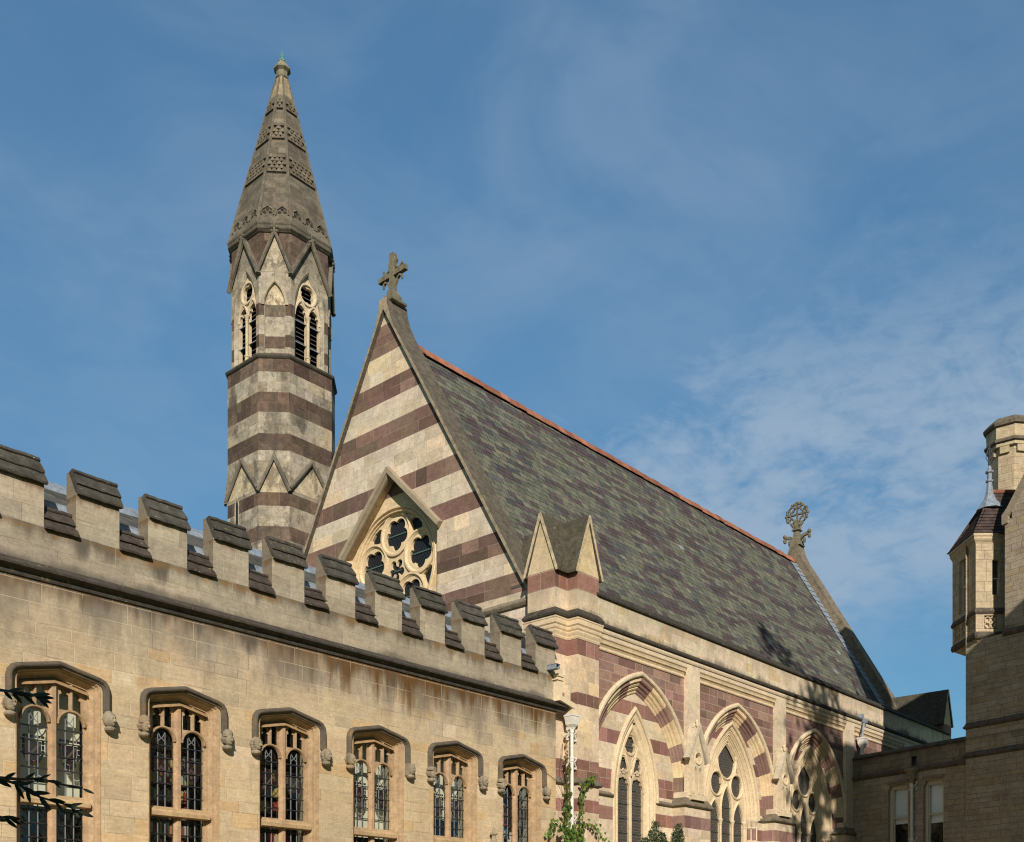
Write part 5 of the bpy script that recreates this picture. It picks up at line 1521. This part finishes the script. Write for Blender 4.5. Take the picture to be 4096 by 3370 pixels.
mb.box(OL, 1.04, 13.18, 1.16, 15.05, -.18, -.10); mb.box(OL, .52, 13.18, .60, 15.05, -.18, -.12); mb.box(OL, .52, 14.1, 1.16, 14.16, -.18, -.12)
mb.build('window_frame', M['sash'], oriel)
# tiled hipped roof with red ridge and lead cap
mb = MB()
A0 = oc + OD * 1.93 - OU * .14; A1 = oc - OD * .14 - OU * .14; A2 = oc - OD * .14 + OU * 2.6; EZ = 15.56
R1 = oc + OD * .92 + OU * .90; R2 = oc + OD * .92 + OU * 2.6; RZ = 17.35
def tiles(P, Q, U_, V_, n, wid):
    """courses between eave P-Q and top U_-V_ with small flared foot"""
    for r_ in range(n):
        t0, t1 = r_ / n, (r_ + 1) / n
        def fl(t): return t - .10 * math.sin(math.pi * t)
        a0 = P.lerp(U_, t0); a1 = Q.lerp(V_, t0); b0 = P.lerp(U_, t1); b1 = Q.lerp(V_, t1)
        N_ = (Q - P).cross(U_ - P).normalized()
        for v in (a0, a1): v += N_ * (-.10 * math.sin(math.pi * t0) + .025)
        for v in (b0, b1): v += N_ * (-.10 * math.sin(math.pi * t1) + .004)
        L = (a1 - a0).length; m_ = max(1, round(L / wid)); off = .5 * (r_ % 2)
        ts = [0] + [(k + off) / m_ for k in range(0 if off else 1, m_) if 0 < (k + off) / m_ < 1] + [1]
        for u0, u1 in zip(ts, ts[1:]):
            mb.face([a0.lerp(a1, u0), a0.lerp(a1, u1), b0.lerp(b1, u1), b0.lerp(b1, u0)], jit((.062, .045, .040), .22), .25,
                    [(0, 1), (1, 1), (1, 1), (0, 1)], [(u1 - u0, 1), (0, 1), (0, 1), (u1 - u0, 1)])
            mb.face([a0.lerp(a1, u0) - N_ * .03, a0.lerp(a1, u1) - N_ * .03, a0.lerp(a1, u1), a0.lerp(a1, u0)], (.05, .03, .027))
tiles(at(A1, EZ), at(A2, EZ), at(R1, RZ), at(R2, RZ), 12, .19)
tiles(at(A0, EZ), at(A1, EZ), at(R1, RZ), at(R1, RZ), 12, .19)
mb.face([at(A0, EZ), at(R1, RZ), at(R2, RZ), at(oc + OD * 1.93 + OU * 2.6, EZ)], (.08, .05, .04))
orf = mb.build('oriel_roof', M['tile'], oriel)
mb = MB()
mb.tube([at(R1, RZ + .02), at(R2, RZ + .02)], .085, 8, (.22, .09, .055))
mb.build('ridge_tiles', M['ridge'], orf) if False else mb.build('red_ridge', M['ridge'], oriel)
mb = MB(); c = at(R1 + OU * .0, 0)
mb.lathe((c.x, c.y, 16.85), [(.46, -.12), (.38, .0), (.22, .22), (.13, .48), (.09, .80), (.09, .84), (.13, .87), (.13, .92), (.08, .95), (.085, 1.15), (.14, 1.19), (.14, 1.24), (.075, 1.28), (.06, 1.38), (.025, 1.46)], 8)
fl = mb.build('lead_finial', M['lead'], oriel)
mb = MB()
mb.tube([(c.x, c.y, 18.25), (c.x, c.y, 19.05), (c.x, c.y, 19.3)], [.025, .022, .006], 6)
for sg in (-1, 1):
    q = OU * sg
    mb.tube([(c.x + q.x * .02, c.y + q.y * .02, 18.40), (c.x + q.x * .12, c.y + q.y * .12, 18.55), (c.x + q.x * .10, c.y + q.y * .10, 18.7), (c.x + q.x * .02, c.y + q.y * .02, 18.92)], .014, 5)
mb.blob((c.x, c.y, 18.32), .05, .05, .05, 6, 4); mb.blob((c.x, c.y, 18.96), .04, .04, .04, 6, 4)
mb.build('iron_spike', M['iron'], oriel)
mb = MB(); mb.box(TH, 3.1, 18.5, 4.5, 24.6, -1.5, -.3, SDC); mb.box(TH, 3.0, 24.6, 4.6, 24.9, -1.6, -.2, SDC)
mb.build('gable_chimney', M['side'], house)
# octagonal chimney behind
cw = 45.0; cu = (4042 - 2048) / 4344 * cw; a_ = R(VIEW)
chx, chy = cw * math.cos(a_) + cu * math.sin(a_), cw * math.sin(a_) - cu * math.cos(a_)
mb = MB(); CHC = (.40, .315, .205)
rot = R(VIEW + 22.5 + 8)
oct8 = [(chx + .80 * math.cos(rot + R(45 * k)), chy + .80 * math.sin(rot + R(45 * k))) for k in range(8)]
for k in range(8):
    a, c2 = oct8[k], oct8[(k + 1) % 8]; L = math.hypot(c2[0] - a[0], c2[1] - a[1])
    F = Fr((*a, 0), (c2[0] - a[0], c2[1] - a[1], 0))
    mb.ashlar(F, [(0, 14), (L, 14), (L, 23), (0, 23)], [], courses(0, L, [14 + .3 * i for i in range(32)], .3, .7, lambda z: jit(CHC, .08), lambda z: .2))
    for u in (.1, .4):                           # corbel table
        mb.box(F, L * u + .02, 21.70, L * u + .20, 22.02, 0, .10, jit(CHC))
mb.lathe((chx, chy, 21.98), [(.80, 0), (.93, .0), (.93, .25), (.94, .9)], 8, jit(CHC), .1, rot)
mb.build('chimney_stack', M['side'], house)
ch_ = COL.objects[-1]
mb = MB()
mb.lathe((chx, chy, 22.05), [(.95, .06), (1.02, .10), (1.02, .18), (.95, .24), (.93, .26)], 8, (.12, .10, .075), .5, rot)
mb.lathe((chx, chy, 22.82), [(.90, -.04), (1.04, .0), (1.06, .12), (1.00, .20), (.84, .36), (.6, .38)], 8, (.13, .11, .08), .5, rot)
mb.build('chimney_cap', M['dark_cope'], house)
mb = MB(); mb.lathe((chx - .05, chy, 23.15), [(.20, 0), (.19, .14), (.23, .16), (.23, .2), (.18, .2)], 12)
mb.build('chimney_pot', M['pot'], house)

# ================================================================== PIPES
pipe = thing('downpipe', 'white painted downpipe with box hopper and scrolled brackets in the angle by the library', 'downpipe', (22.55, 17.9, 0))
px_, py_ = 22.55, 17.88
mb = MB()
mb.tube([(px_, py_, 0), (px_, py_, 7.32)], .046, 12)
for z in (7.25, 6.5, 4.95): mb.lathe((px_, py_, z), [(.046, -.06), (.062, -.05), (.062, 0), (.056, .01), (.064, .03), (.064, .06), (.046, .07)], 12)
mb.build('pipe', M['white'], pipe)
mb = MB()
F = south(py_, px_)
mb.lathe((px_, py_, 7.30), [(.08, 0), (.10, .05), (.17, .12), (.205, .32), (.225, .33), (.225, .38), (.16, .38)], 4, rot=R(45))
mb.build('hopper', M['white'], pipe)
for z in (7.16, 6.42, 4.87):
    mb = MB()
    mb.box(F, -.15, z - .015, .15, z + .015, -.14, .0)
    for sx in (-1, 1):
        mb.sweep(F, [(sx * .09, z), (sx * .15, z + .05), (sx * .20, z + .10), (sx * .19, z + .155), (sx * .145, z + .15), (sx * .15, z + .11)], [(-.012, -.03), (-.012, .0), (.012, .0), (.012, -.03)], close_prof=True)
        mb.sweep(F, [(sx * .09, z), (sx * .15, z - .05), (sx * .20, z - .10), (sx * .19, z - .155), (sx * .145, z - .15), (sx * .15, z - .11)], [(-.012, -.03), (-.012, .0), (.012, .0), (.012, -.03)], close_prof=True)
    mb.build('bracket', M['white'], pipe)
mb = MB()                                        # boxed lead offset from the parapet over the string course
F = south(18.0)
mb.box(F, 21.93, 7.98, 22.14, 8.62, -.05, .13); mb.box(F, 21.90, 8.60, 22.20, 8.66, -.05, .16); mb.box(F, 21.88, 8.50, 22.18, 8.53, -.05, .16)
mb.sweep(F, [(21.93, 8.05), (22.55, 7.92)], [(-.10, -.05), (-.10, .24), (.04, .24), (.04, -.05)], close_prof=True)
mb.box(F, 22.46, 7.70, 22.64, 7.92, -.05, .22)
mb.build('pipe_offset', M['creamp'], pipe)

pipe2 = thing('downpipe', 'slim grey downpipe with leafy capital hopper between the two sash windows', 'downpipe', tuple(LK.p(2.74, 0, .1)))
mb = MB(); c = LK.p(2.74, 0, .11)
mb.tube([(c.x, c.y, 0), (c.x, c.y, 7.5)], .055, 10)
for z in (5.4, 7.35): mb.lathe((c.x, c.y, z), [(.055, -.06), (.075, -.05), (.075, .05), (.055, .06)], 10)
mb.build('pipe', M['white'], pipe2)
mb = MB()
mb.lathe((c.x, c.y, 7.46), [(.08, 0), (.10, .06), (.15, .28), (.165, .34), (.20, .38), (.26, .44), (.27, .52), (.20, .53)], 10, (.27, .22, .155), .2)
for k in range(8):
    a = R(45 * k); mb.blob((c.x + .15 * math.cos(a), c.y + .15 * math.sin(a), 7.66), .035, .035, .08, 6, 4, (.28, .23, .16), .2)
mb.build('hopper', M['side'], pipe2)
for z in (5.35, 7.36):
    mb = MB()
    for sx in (-1, 1):
        for sv in (-1, 1):
            mb.sweep(LK, [(2.74 + sx * .07, z), (2.74 + sx * .12, z + sv * .04), (2.74 + sx * .165, z + sv * .09), (2.74 + sx * .15, z + sv * .14), (2.74 + sx * .11, z + sv * .12)], [(-.012, .02), (-.012, .06), (.012, .06), (.012, .02)], close_prof=True)
    mb.build('bracket', M['white'], pipe2)

pipe3 = thing('downpipe', 'short cream downpipe with lead elbow beside the last shaded arch', 'downpipe', (40.45, 17.75, 0))
mb = MB()
mb.tube([(40.45, 17.76, 4), (40.45, 17.76, 9.25)], .07, 10); mb.lathe((40.45, 17.76, 8.9), [(.07, 0), (.095, .02), (.095, .1), (.07, .12)], 10)
mb.build('pipe', M['white'], pipe3)
mb = MB(); mb.lathe((40.45, 17.74, 9.2), [(.10, 0), (.14, .08), (.19, .16), (.21, .34), (.235, .36), (.235, .41), (.16, .41)], 4, rot=R(45))
mb.build('hopper', M['white'], pipe3)
mb = MB(); mb.tube([(40.46, 17.76, 9.55), (40.52, 17.74, 10.0), (40.60, 17.74, 10.25)], .05, 8); mb.box(south(17.87), 40.42, 10.36, 40.62, 10.55, -.02, .12); mb.box(south(17.87), 40.5, 10.22, 40.8, 10.36, 0, .18)
mb.build('elbow', M['lead'], pipe3)

# ================================================================== PLANTS
GRN = [(.10, .17, .030), (.14, .21, .04), (.075, .13, .025), (.17, .22, .045), (.055, .10, .022)]
def leaf(b, p, out, size, col, droop=.5, lobes=True):
    out = (Vector(out) + Vector((rnd.uniform(-.5, .5), rnd.uniform(-.5, .5), rnd.uniform(-.3, .3)))).normalized()
    dn = Vector((rnd.uniform(-.5, .5), rnd.uniform(-.2, .2), -1)); dn = (dn - out * dn.dot(out)).normalized()
    sd = out.cross(dn)
    s_ = size
    if lobes:
        pr = [(0, 0), (.42, -.05), (.40, .28), (.55, .42), (.26, .55), (0, 1.0), (-.26, .55), (-.55, .42), (-.40, .28), (-.42, -.05)]
    else:
        pr = [(0, 0), (.22, .3), (.2, .7), (0, 1), (-.2, .7), (-.22, .3)]
    b.face([p + sd * (u * s_) + dn * (v * s_) + out * (.10 * s_ * abs(u) * 2 - .12 * s_ * v) for u, v in pr], col)
creeper = thing('creeper', 'green creeper with reddening leaves climbing round the white downpipe', 'climbing plant', (22.45, 17.8, 0))
mb = MB(); lf = MB()
def stem(pts, r, dens, size, cols, out=(0, -1, .2), spread=.09):
    pts = [Vector(p) for p in pts]
    mb.tube(pts, r, 5)
    for a, c in zip(pts, pts[1:]):
        n = max(1, int((c - a).length * dens))
        for k in range(n):
            p = a.lerp(c, rnd.random()) + Vector((rnd.gauss(0, spread), -abs(rnd.gauss(.03, .05)), rnd.gauss(0, spread)))
            leaf(lf, p, out, size * rnd.uniform(.6, 1.25), jit(rnd.choice(cols), .2))
RED = [(.30, .07, .03), (.24, .12, .03), (.16, .16, .03)]
stem([(22.42, 17.90, 2.5), (22.40, 17.90, 4.0), (22.36, 17.92, 5.0), (22.36, 17.92, 5.6)], .02, 62, .11, GRN, spread=.07)
stem([(22.36, 17.92, 5.6), (22.37, 17.92, 6.1), (22.34, 17.94, 6.55)], .012, 40, .10, [(.13, .13, .03), (.16, .10, .03), (.09, .12, .025)], spread=.025)
stem([(22.34, 17.94, 6.4), (22.33, 17.94, 6.85)], .006, 16, .07, RED, spread=.015)
stem([(22.70, 17.78, 3.2), (22.72, 17.76, 4.4), (22.74, 17.76, 5.2), (22.80, 17.75, 5.85), (23.2, 17.74, 6.08)], .012, 52, .105, GRN + [(.15, .16, .03)], spread=.065)
stem([(23.0, 17.74, 6.03), (23.30, 17.74, 6.12)], .008, 22, .09, GRN, spread=.06)
stem([(22.45, 17.85, 4.3), (22.1, 17.85, 4.62), (21.75, 17.87, 4.75), (21.55, 17.88, 4.55)], .012, 60, .10, GRN, spread=.08)
stem([(22.6, 17.80, 4.45), (23.0, 17.76, 4.85), (23.5, 17.75, 4.7), (23.9, 17.78, 4.35)], .008, 34, .095, GRN + RED[2:], spread=.08)
stem([(22.5, 17.80, 2.6), (22.5, 17.78, 4.7)], .02, 150, .12, GRN, spread=.15)
stem([(21.9, 17.86, 3.6), (22.9, 17.78, 4.1)], .012, 70, .11, GRN, spread=.2)
for pts in ([(22.34, 17.95, 5.7), (22.2, 17.97, 6.3), (22.28, 17.97, 6.9), (22.33, 17.97, 7.1)], [(22.3, 17.96, 5.5), (22.0, 17.97, 5.9), (21.6, 17.98, 6.05)]):
    mb.tube(pts, .006, 4)
mb.build('stem', M['bark'], creeper); lf.build('foliage', M['leaf'], creeper)

shrub = thing('shrub', 'twin-topped evergreen shrub with small leaves below the first chapel window', 'shrub', (25.3, 16.6, 0))
mb = MB(); lf = MB()
def shoot(top, base, r0, n, size, cols):
    mb.tube([base, Vector(base).lerp(Vector(top), .5) + Vector((rnd.uniform(-.1, .1), 0, 0)), top], [.03, .015, .004], 5)
    for k in range(n):
        t = rnd.random() ** .75
        p = Vector(base).lerp(Vector(top), t); rr = r0 * (1.08 - t) ** .75
        an = rnd.uniform(0, 6.283); q = Vector((math.cos(an), math.sin(an), rnd.uniform(-.2, .5)))
        p = p + q * rr * math.sqrt(rnd.random())
        leaf(lf, p, q + Vector((0, -.4, .5)), size * rnd.uniform(.6, 1.2), jit(rnd.choice(cols), .25), lobes=False)
SG = [(.045, .065, .028), (.06, .085, .035), (.032, .05, .022), (.08, .10, .045)]
bx, by = 24.75, 16.6
for tx, tz_, r in ((-.02, 4.93, .42), (-.28, 4.65, .35), (.20, 4.62, .35), (.98, 4.94, .40), (1.12, 4.80, .3), (.72, 4.70, .3), (.45, 4.45, .4), (-.55, 4.45, .35), (1.4, 4.45, .35)):
    shoot((bx + tx, by + rnd.uniform(-.15, .15), tz_ + .05), (bx + tx * .7 + .1, by, 3.0), r * 1.25, 1000, .068, SG)
for k in range(2500):
    p = Vector((bx + .4 + rnd.gauss(0, .6), by + rnd.gauss(0, .4), rnd.uniform(1.2, 4.0)))
    leaf(lf, p, (0, -.5, .6), .07, jit(rnd.choice(SG), .25), lobes=False)
mb.tube([(bx + .4, by, 0), (bx + .4, by, 3.0)], [.12, .05], 7)
mb.build('stem', M['bark'], shrub); lf.build('foliage', M['leaf'], shrub)

# near evergreen tree: only a few branch tips reach into the view from the left
laurel = thing('evergreen_tree', 'dark evergreen tree whose leafy twigs reach in at the lower left', 'tree', (-.7, 1.9, 0))
mb = MB(); lf = MB()
LG = [(.020, .030, .014), (.028, .040, .018), (.014, .022, .011)]
def cpt(pxl, pyl, w):
    r = (pxl - 2048) / 4344; u = (3780 - pyl) / 4344; a = R(VIEW)
    return Vector((w * (math.cos(a) + r * math.sin(a)), w * (math.sin(a) - r * math.cos(a)), 1.6 + u * w))
FWD = Vector((math.cos(R(VIEW)), math.sin(R(VIEW)), 0)); RGT = Vector((math.sin(R(VIEW)), -math.cos(R(VIEW)), 0))
def laurel_leaf(p, ang, size, wd=.26):
    size *= .74
    d = (RGT * math.cos(R(ang)) - Vector((0, 0, 1)) * math.sin(R(ang)) + FWD * rnd.uniform(-.35, .35)).normalized()
    nrm = (-FWD + Vector((rnd.uniform(-.5, .5), rnd.uniform(-.5, .5), rnd.uniform(-.2, .7)))).normalized()
    sd = d.cross(nrm).normalized(); nn = sd.cross(d)
    pr = [(0, 0), (.6, .14), (1, .4), (.85, .68), (.4, .9), (0, 1.0), (-.4, .9), (-.85, .68), (-1, .4), (-.6, .14)]
    lf.face([p + sd * (u * wd * size * .5 * 1.0) + d * (v * size) - nn * (abs(u) * .04 * size + .1 * size * v * v) for u, v in pr], jit(rnd.choice(LG), .2))
def branch(pts, w, leaves, r=.006):
    P = [cpt(x, y, w + .05 * i) for i, (x, y) in enumerate(pts)]
    mb.tube(P, [r * (1 - .6 * i / len(P)) for i in range(len(P))], 5)
    for t, ang, sz, side in leaves:
        k = t * (len(P) - 1); i = min(int(k), len(P) - 2)
        laurel_leaf(P[i].lerp(P[i + 1], k - i), ang, sz)
W_ = 3.6
branch([(-420, 2700), (-200, 2735), (0, 2760), (60, 2770), (150, 2785)], W_,
       [(.62, -10, .075, 0), (.72, 12, .09, 0), (.70, 50, .07, 0), (.80, 8, .10, 0), (.82, 42, .085, 0), (.92, -8, .09, 0), (.96, 22, .09, 0), (1., 50, .075, 0), (1., 2, .075, 0), (.55, 45, .07, 0), (.45, 5, .09, 0), (.3, 30, .09, 0)])
branch([(-400, 3020), (-150, 3080), (0, 3115), (75, 3140), (160, 3190), (250, 3215), (300, 3240)], W_ - .1,
       [(.36, -40, .06, 0), (.42, 5, .09, 0), (.46, 60, .085, 0), (.50, -15, .07, 0), (.52, 30, .095, 0), (.56, 70, .07, 0), (.60, 0, .08, 0), (.66, 45, .09, 0), (.72, 10, .085, 0), (.78, 55, .06, 0), (.84, 15, .08, 0), (.9, -15, .07, 0), (.95, 50, .06, 0), (1., 20, .09, 0), (.3, 30, .09, 0), (.2, 10, .09, 0)])
branch([(0, 3112), (80, 3118), (160, 3115), (230, 3135), (330, 3155)], W_ + .1,
       [(.1, -40, .05, 0), (.3, -30, .06, 0), (.40, 12, .08, 0), (.48, -25, .06, 0), (.6, 5, .065, 0), (.7, 40, .04, 0), (.85, 12, .05, 0), (1., 22, .06, 0)])
branch([(-300, 3290), (-120, 3275), (0, 3268), (40, 3275)], W_,
       [(.55, 10, .08, 0), (.7, 0, .07, 0), (.8, 40, .075, 0), (.92, 5, .07, 0), (1., 30, .06, 0), (.4, 40, .09, 0)])
for k in range(3600):                            # crown, to the left of the camera
    a = rnd.uniform(0, 6.283); rr = 1.25 * math.sqrt(rnd.random())
    cpos = Vector((-.15 + rr * math.cos(a) * .80, 1.55 + rr * math.sin(a) * .80, 3.55 + max(-1.3, min(1.5, rnd.gauss(0, .55)))))
    rel = cpos; dep = rel.dot(FWD); rt = rel.dot(RGT)
    if dep > 0 and rt / dep > -.58: continue
    leaf(lf, cpos, (rnd.uniform(-1, 1), rnd.uniform(-1, 1), .6), rnd.uniform(.09, .15), jit(rnd.choice(LG), .3), lobes=False)
mb.tube([(-.7, 1.9, 0), (-.65, 1.9, 1.2), (-.5, 1.8, 2.2), (-.3, 1.7, 4.2)], [.12, .10, .07, .03], 8)
for q in ((-420, 2700), (-400, 3020), (-300, 3290)):
    p = cpt(*q, W_); mb.tube([(-.5, 1.8, 2.2), Vector((-.5, 1.8, 2.2)).lerp(p, .5) + Vector((-.1, .1, .15)), p], [.03, .016, .007], 6)
mb.build('trunk', M['bark'], laurel); lf.build('foliage', M['laurel'], laurel)

# ================================================================== GROUND and the range that shades the right side
m, t, b = newmat('lawn')
pos = t.n('ShaderNodeNewGeometry').outputs['Position']
t.put(b.inputs['Base Color'], t.mix(t.noise(pos, 1.5, 8, .7), (.05, .085, .022), (.10, .14, .04))); b.inputs['Roughness'].default_value = .95
M['lawn'] = m
mb = MB(); mb.quad(HOR, -400, -400, 500, 500, 0, joint=False)
g = mb.build('lawn', M['lawn']); g['kind'] = 'structure'
mb = MB(); mb.quad(HOR, LX0 - 3, 15.2, 38.5, 18.0, .004, (.42, .34, .23), joint=False)
p_ = mb.build('path', M['side']); p_['kind'] = 'structure'

srange = thing('south_range', 'flat-topped stone range with one chimney beyond the right edge of the view', 'building', (29, -6, 0))
mb = MB(); F = south(0.0)
RX0, RX1, RY0, RY1, RZ_ = 22.2, 34.0, -11.0, 0.0, 20.1
for F, L in ((Fr((RX1, RY1, 0), (-1, 0, 0)), RX1 - RX0), (Fr((RX0, RY1, 0), (0, -1, 0)), RY1 - RY0), (Fr((RX0, RY0, 0), (1, 0, 0)), RX1 - RX0), (Fr((RX1, RY0, 0), (0, 1, 0)), RY1 - RY0)):
    wn = []
    u = 1.2
    while u < L - 2:
        for z0 in (2, 6, 10, 14): wn.append([(u, z0), (u + 1.1, z0), (u + 1.1, z0 + 2.2), (u, z0 + 2.2)])
        u += 2.6
    mb.ashlar(F, [(0, 0), (L, 0), (L, RZ_), (0, RZ_)], wn, [], dflt=SDC)
mb.face([(RX0, RY0, RZ_), (RX1, RY0, RZ_), (RX1, RY1, RZ_), (RX0, RY1, RZ_)], (.1, .1, .1))
mb.build('wall', M['side'], srange)
mb = MB()
mb.box(HOR, RX0 + .25, RY0 + .25, RX1 - .25, RY1 - .25, 0.1, RZ_ - .4, (.02, .025, .03))
mb.build('window_glass', M['dark'], srange)
mb = MB(); mb.box(HOR, 22.25, -4.0, 24.9, -.05, RZ_ - .05, 20.85, SDC)
mb.build('raised_parapet', M['side'], srange)
mb = MB(); mb.box(HOR, 23.4, -9.6, 24.8, -8.2, RZ_ - .1, 22.6, SDC); mb.box(HOR, 23.28, -9.72, 24.92, -8.08, 22.6, 22.85, SDC)
for q in range(2): mb.lathe((23.75 + q * .7, -8.9, 22.85), [(.2, 0), (.17, .6)], 10, (.4, .2, .1))
mb.build('chimney', M['side'], srange)

plane = thing('tall_tree', 'tall open-crowned tree beside the south range, beyond the right edge of the view', 'tree', (20.0, -1.2, 0))
mb = MB(); lf = MB()
mb.tube([(20.0, -1.2, 0), (20.1, -1.2, 6), (19.9, -1.1, 13), (19.9, -1.2, 20), (19.8, -1.2, 28.5)], [.45, .38, .28, .16, .04], 9)
for k in range(2500):
    zz = rnd.uniform(5.5, 29.0)
    half = 2.25 if zz < 20.5 else max(.42, 2.25 - (zz - 20.5) * 1.1)
    cx_ = 20.1 if zz < 20.5 else 19.75
    if zz > 23 and rnd.random() < .45: continue
    p = Vector((cx_ + rnd.uniform(-1, 1) * half, -1.2 + rnd.uniform(-1.6, 1.6), zz))
    leaf(lf, p, (rnd.uniform(-1, 1), rnd.uniform(-1, 1), .5), rnd.uniform(.34, .6), jit(rnd.choice(GRN), .25), lobes=False)
for k in range(16):
    zz = 5.5 + k; a = rnd.uniform(0, 6.28)
    mb.tube([(20.0, -1.2, zz - .8), (20.0 + 1.7 * math.cos(a), -1.2 + 1.3 * math.sin(a), zz + .4)], [.09, .02], 5)
mb.build('trunk', M['bark'], plane); lf.build('crown', M['leaf'], plane)
qrange = thing('sky_blocking_range', 'plain stone range added unseen behind the viewpoint to block low sky light', 'building', (-10, -32, 0))
mb = MB()  # unseen blocks, added to cut the sky fill from behind the viewpoint
mb.box(HOR, -45, -40, 22, -30, 0, 12, SDC)
mb.box(HOR, -30, -30, -22, 30, 0, 12, SDC)
mb.build('wall', M['side'], qrange)

# ------------------------------------------------------------------ put every thing's origin at its base
for o in list(COL.objects):
    if o.type == 'EMPTY' and o.parent is None:
        for chd in o.children:
            chd.location = chd.location - o.location
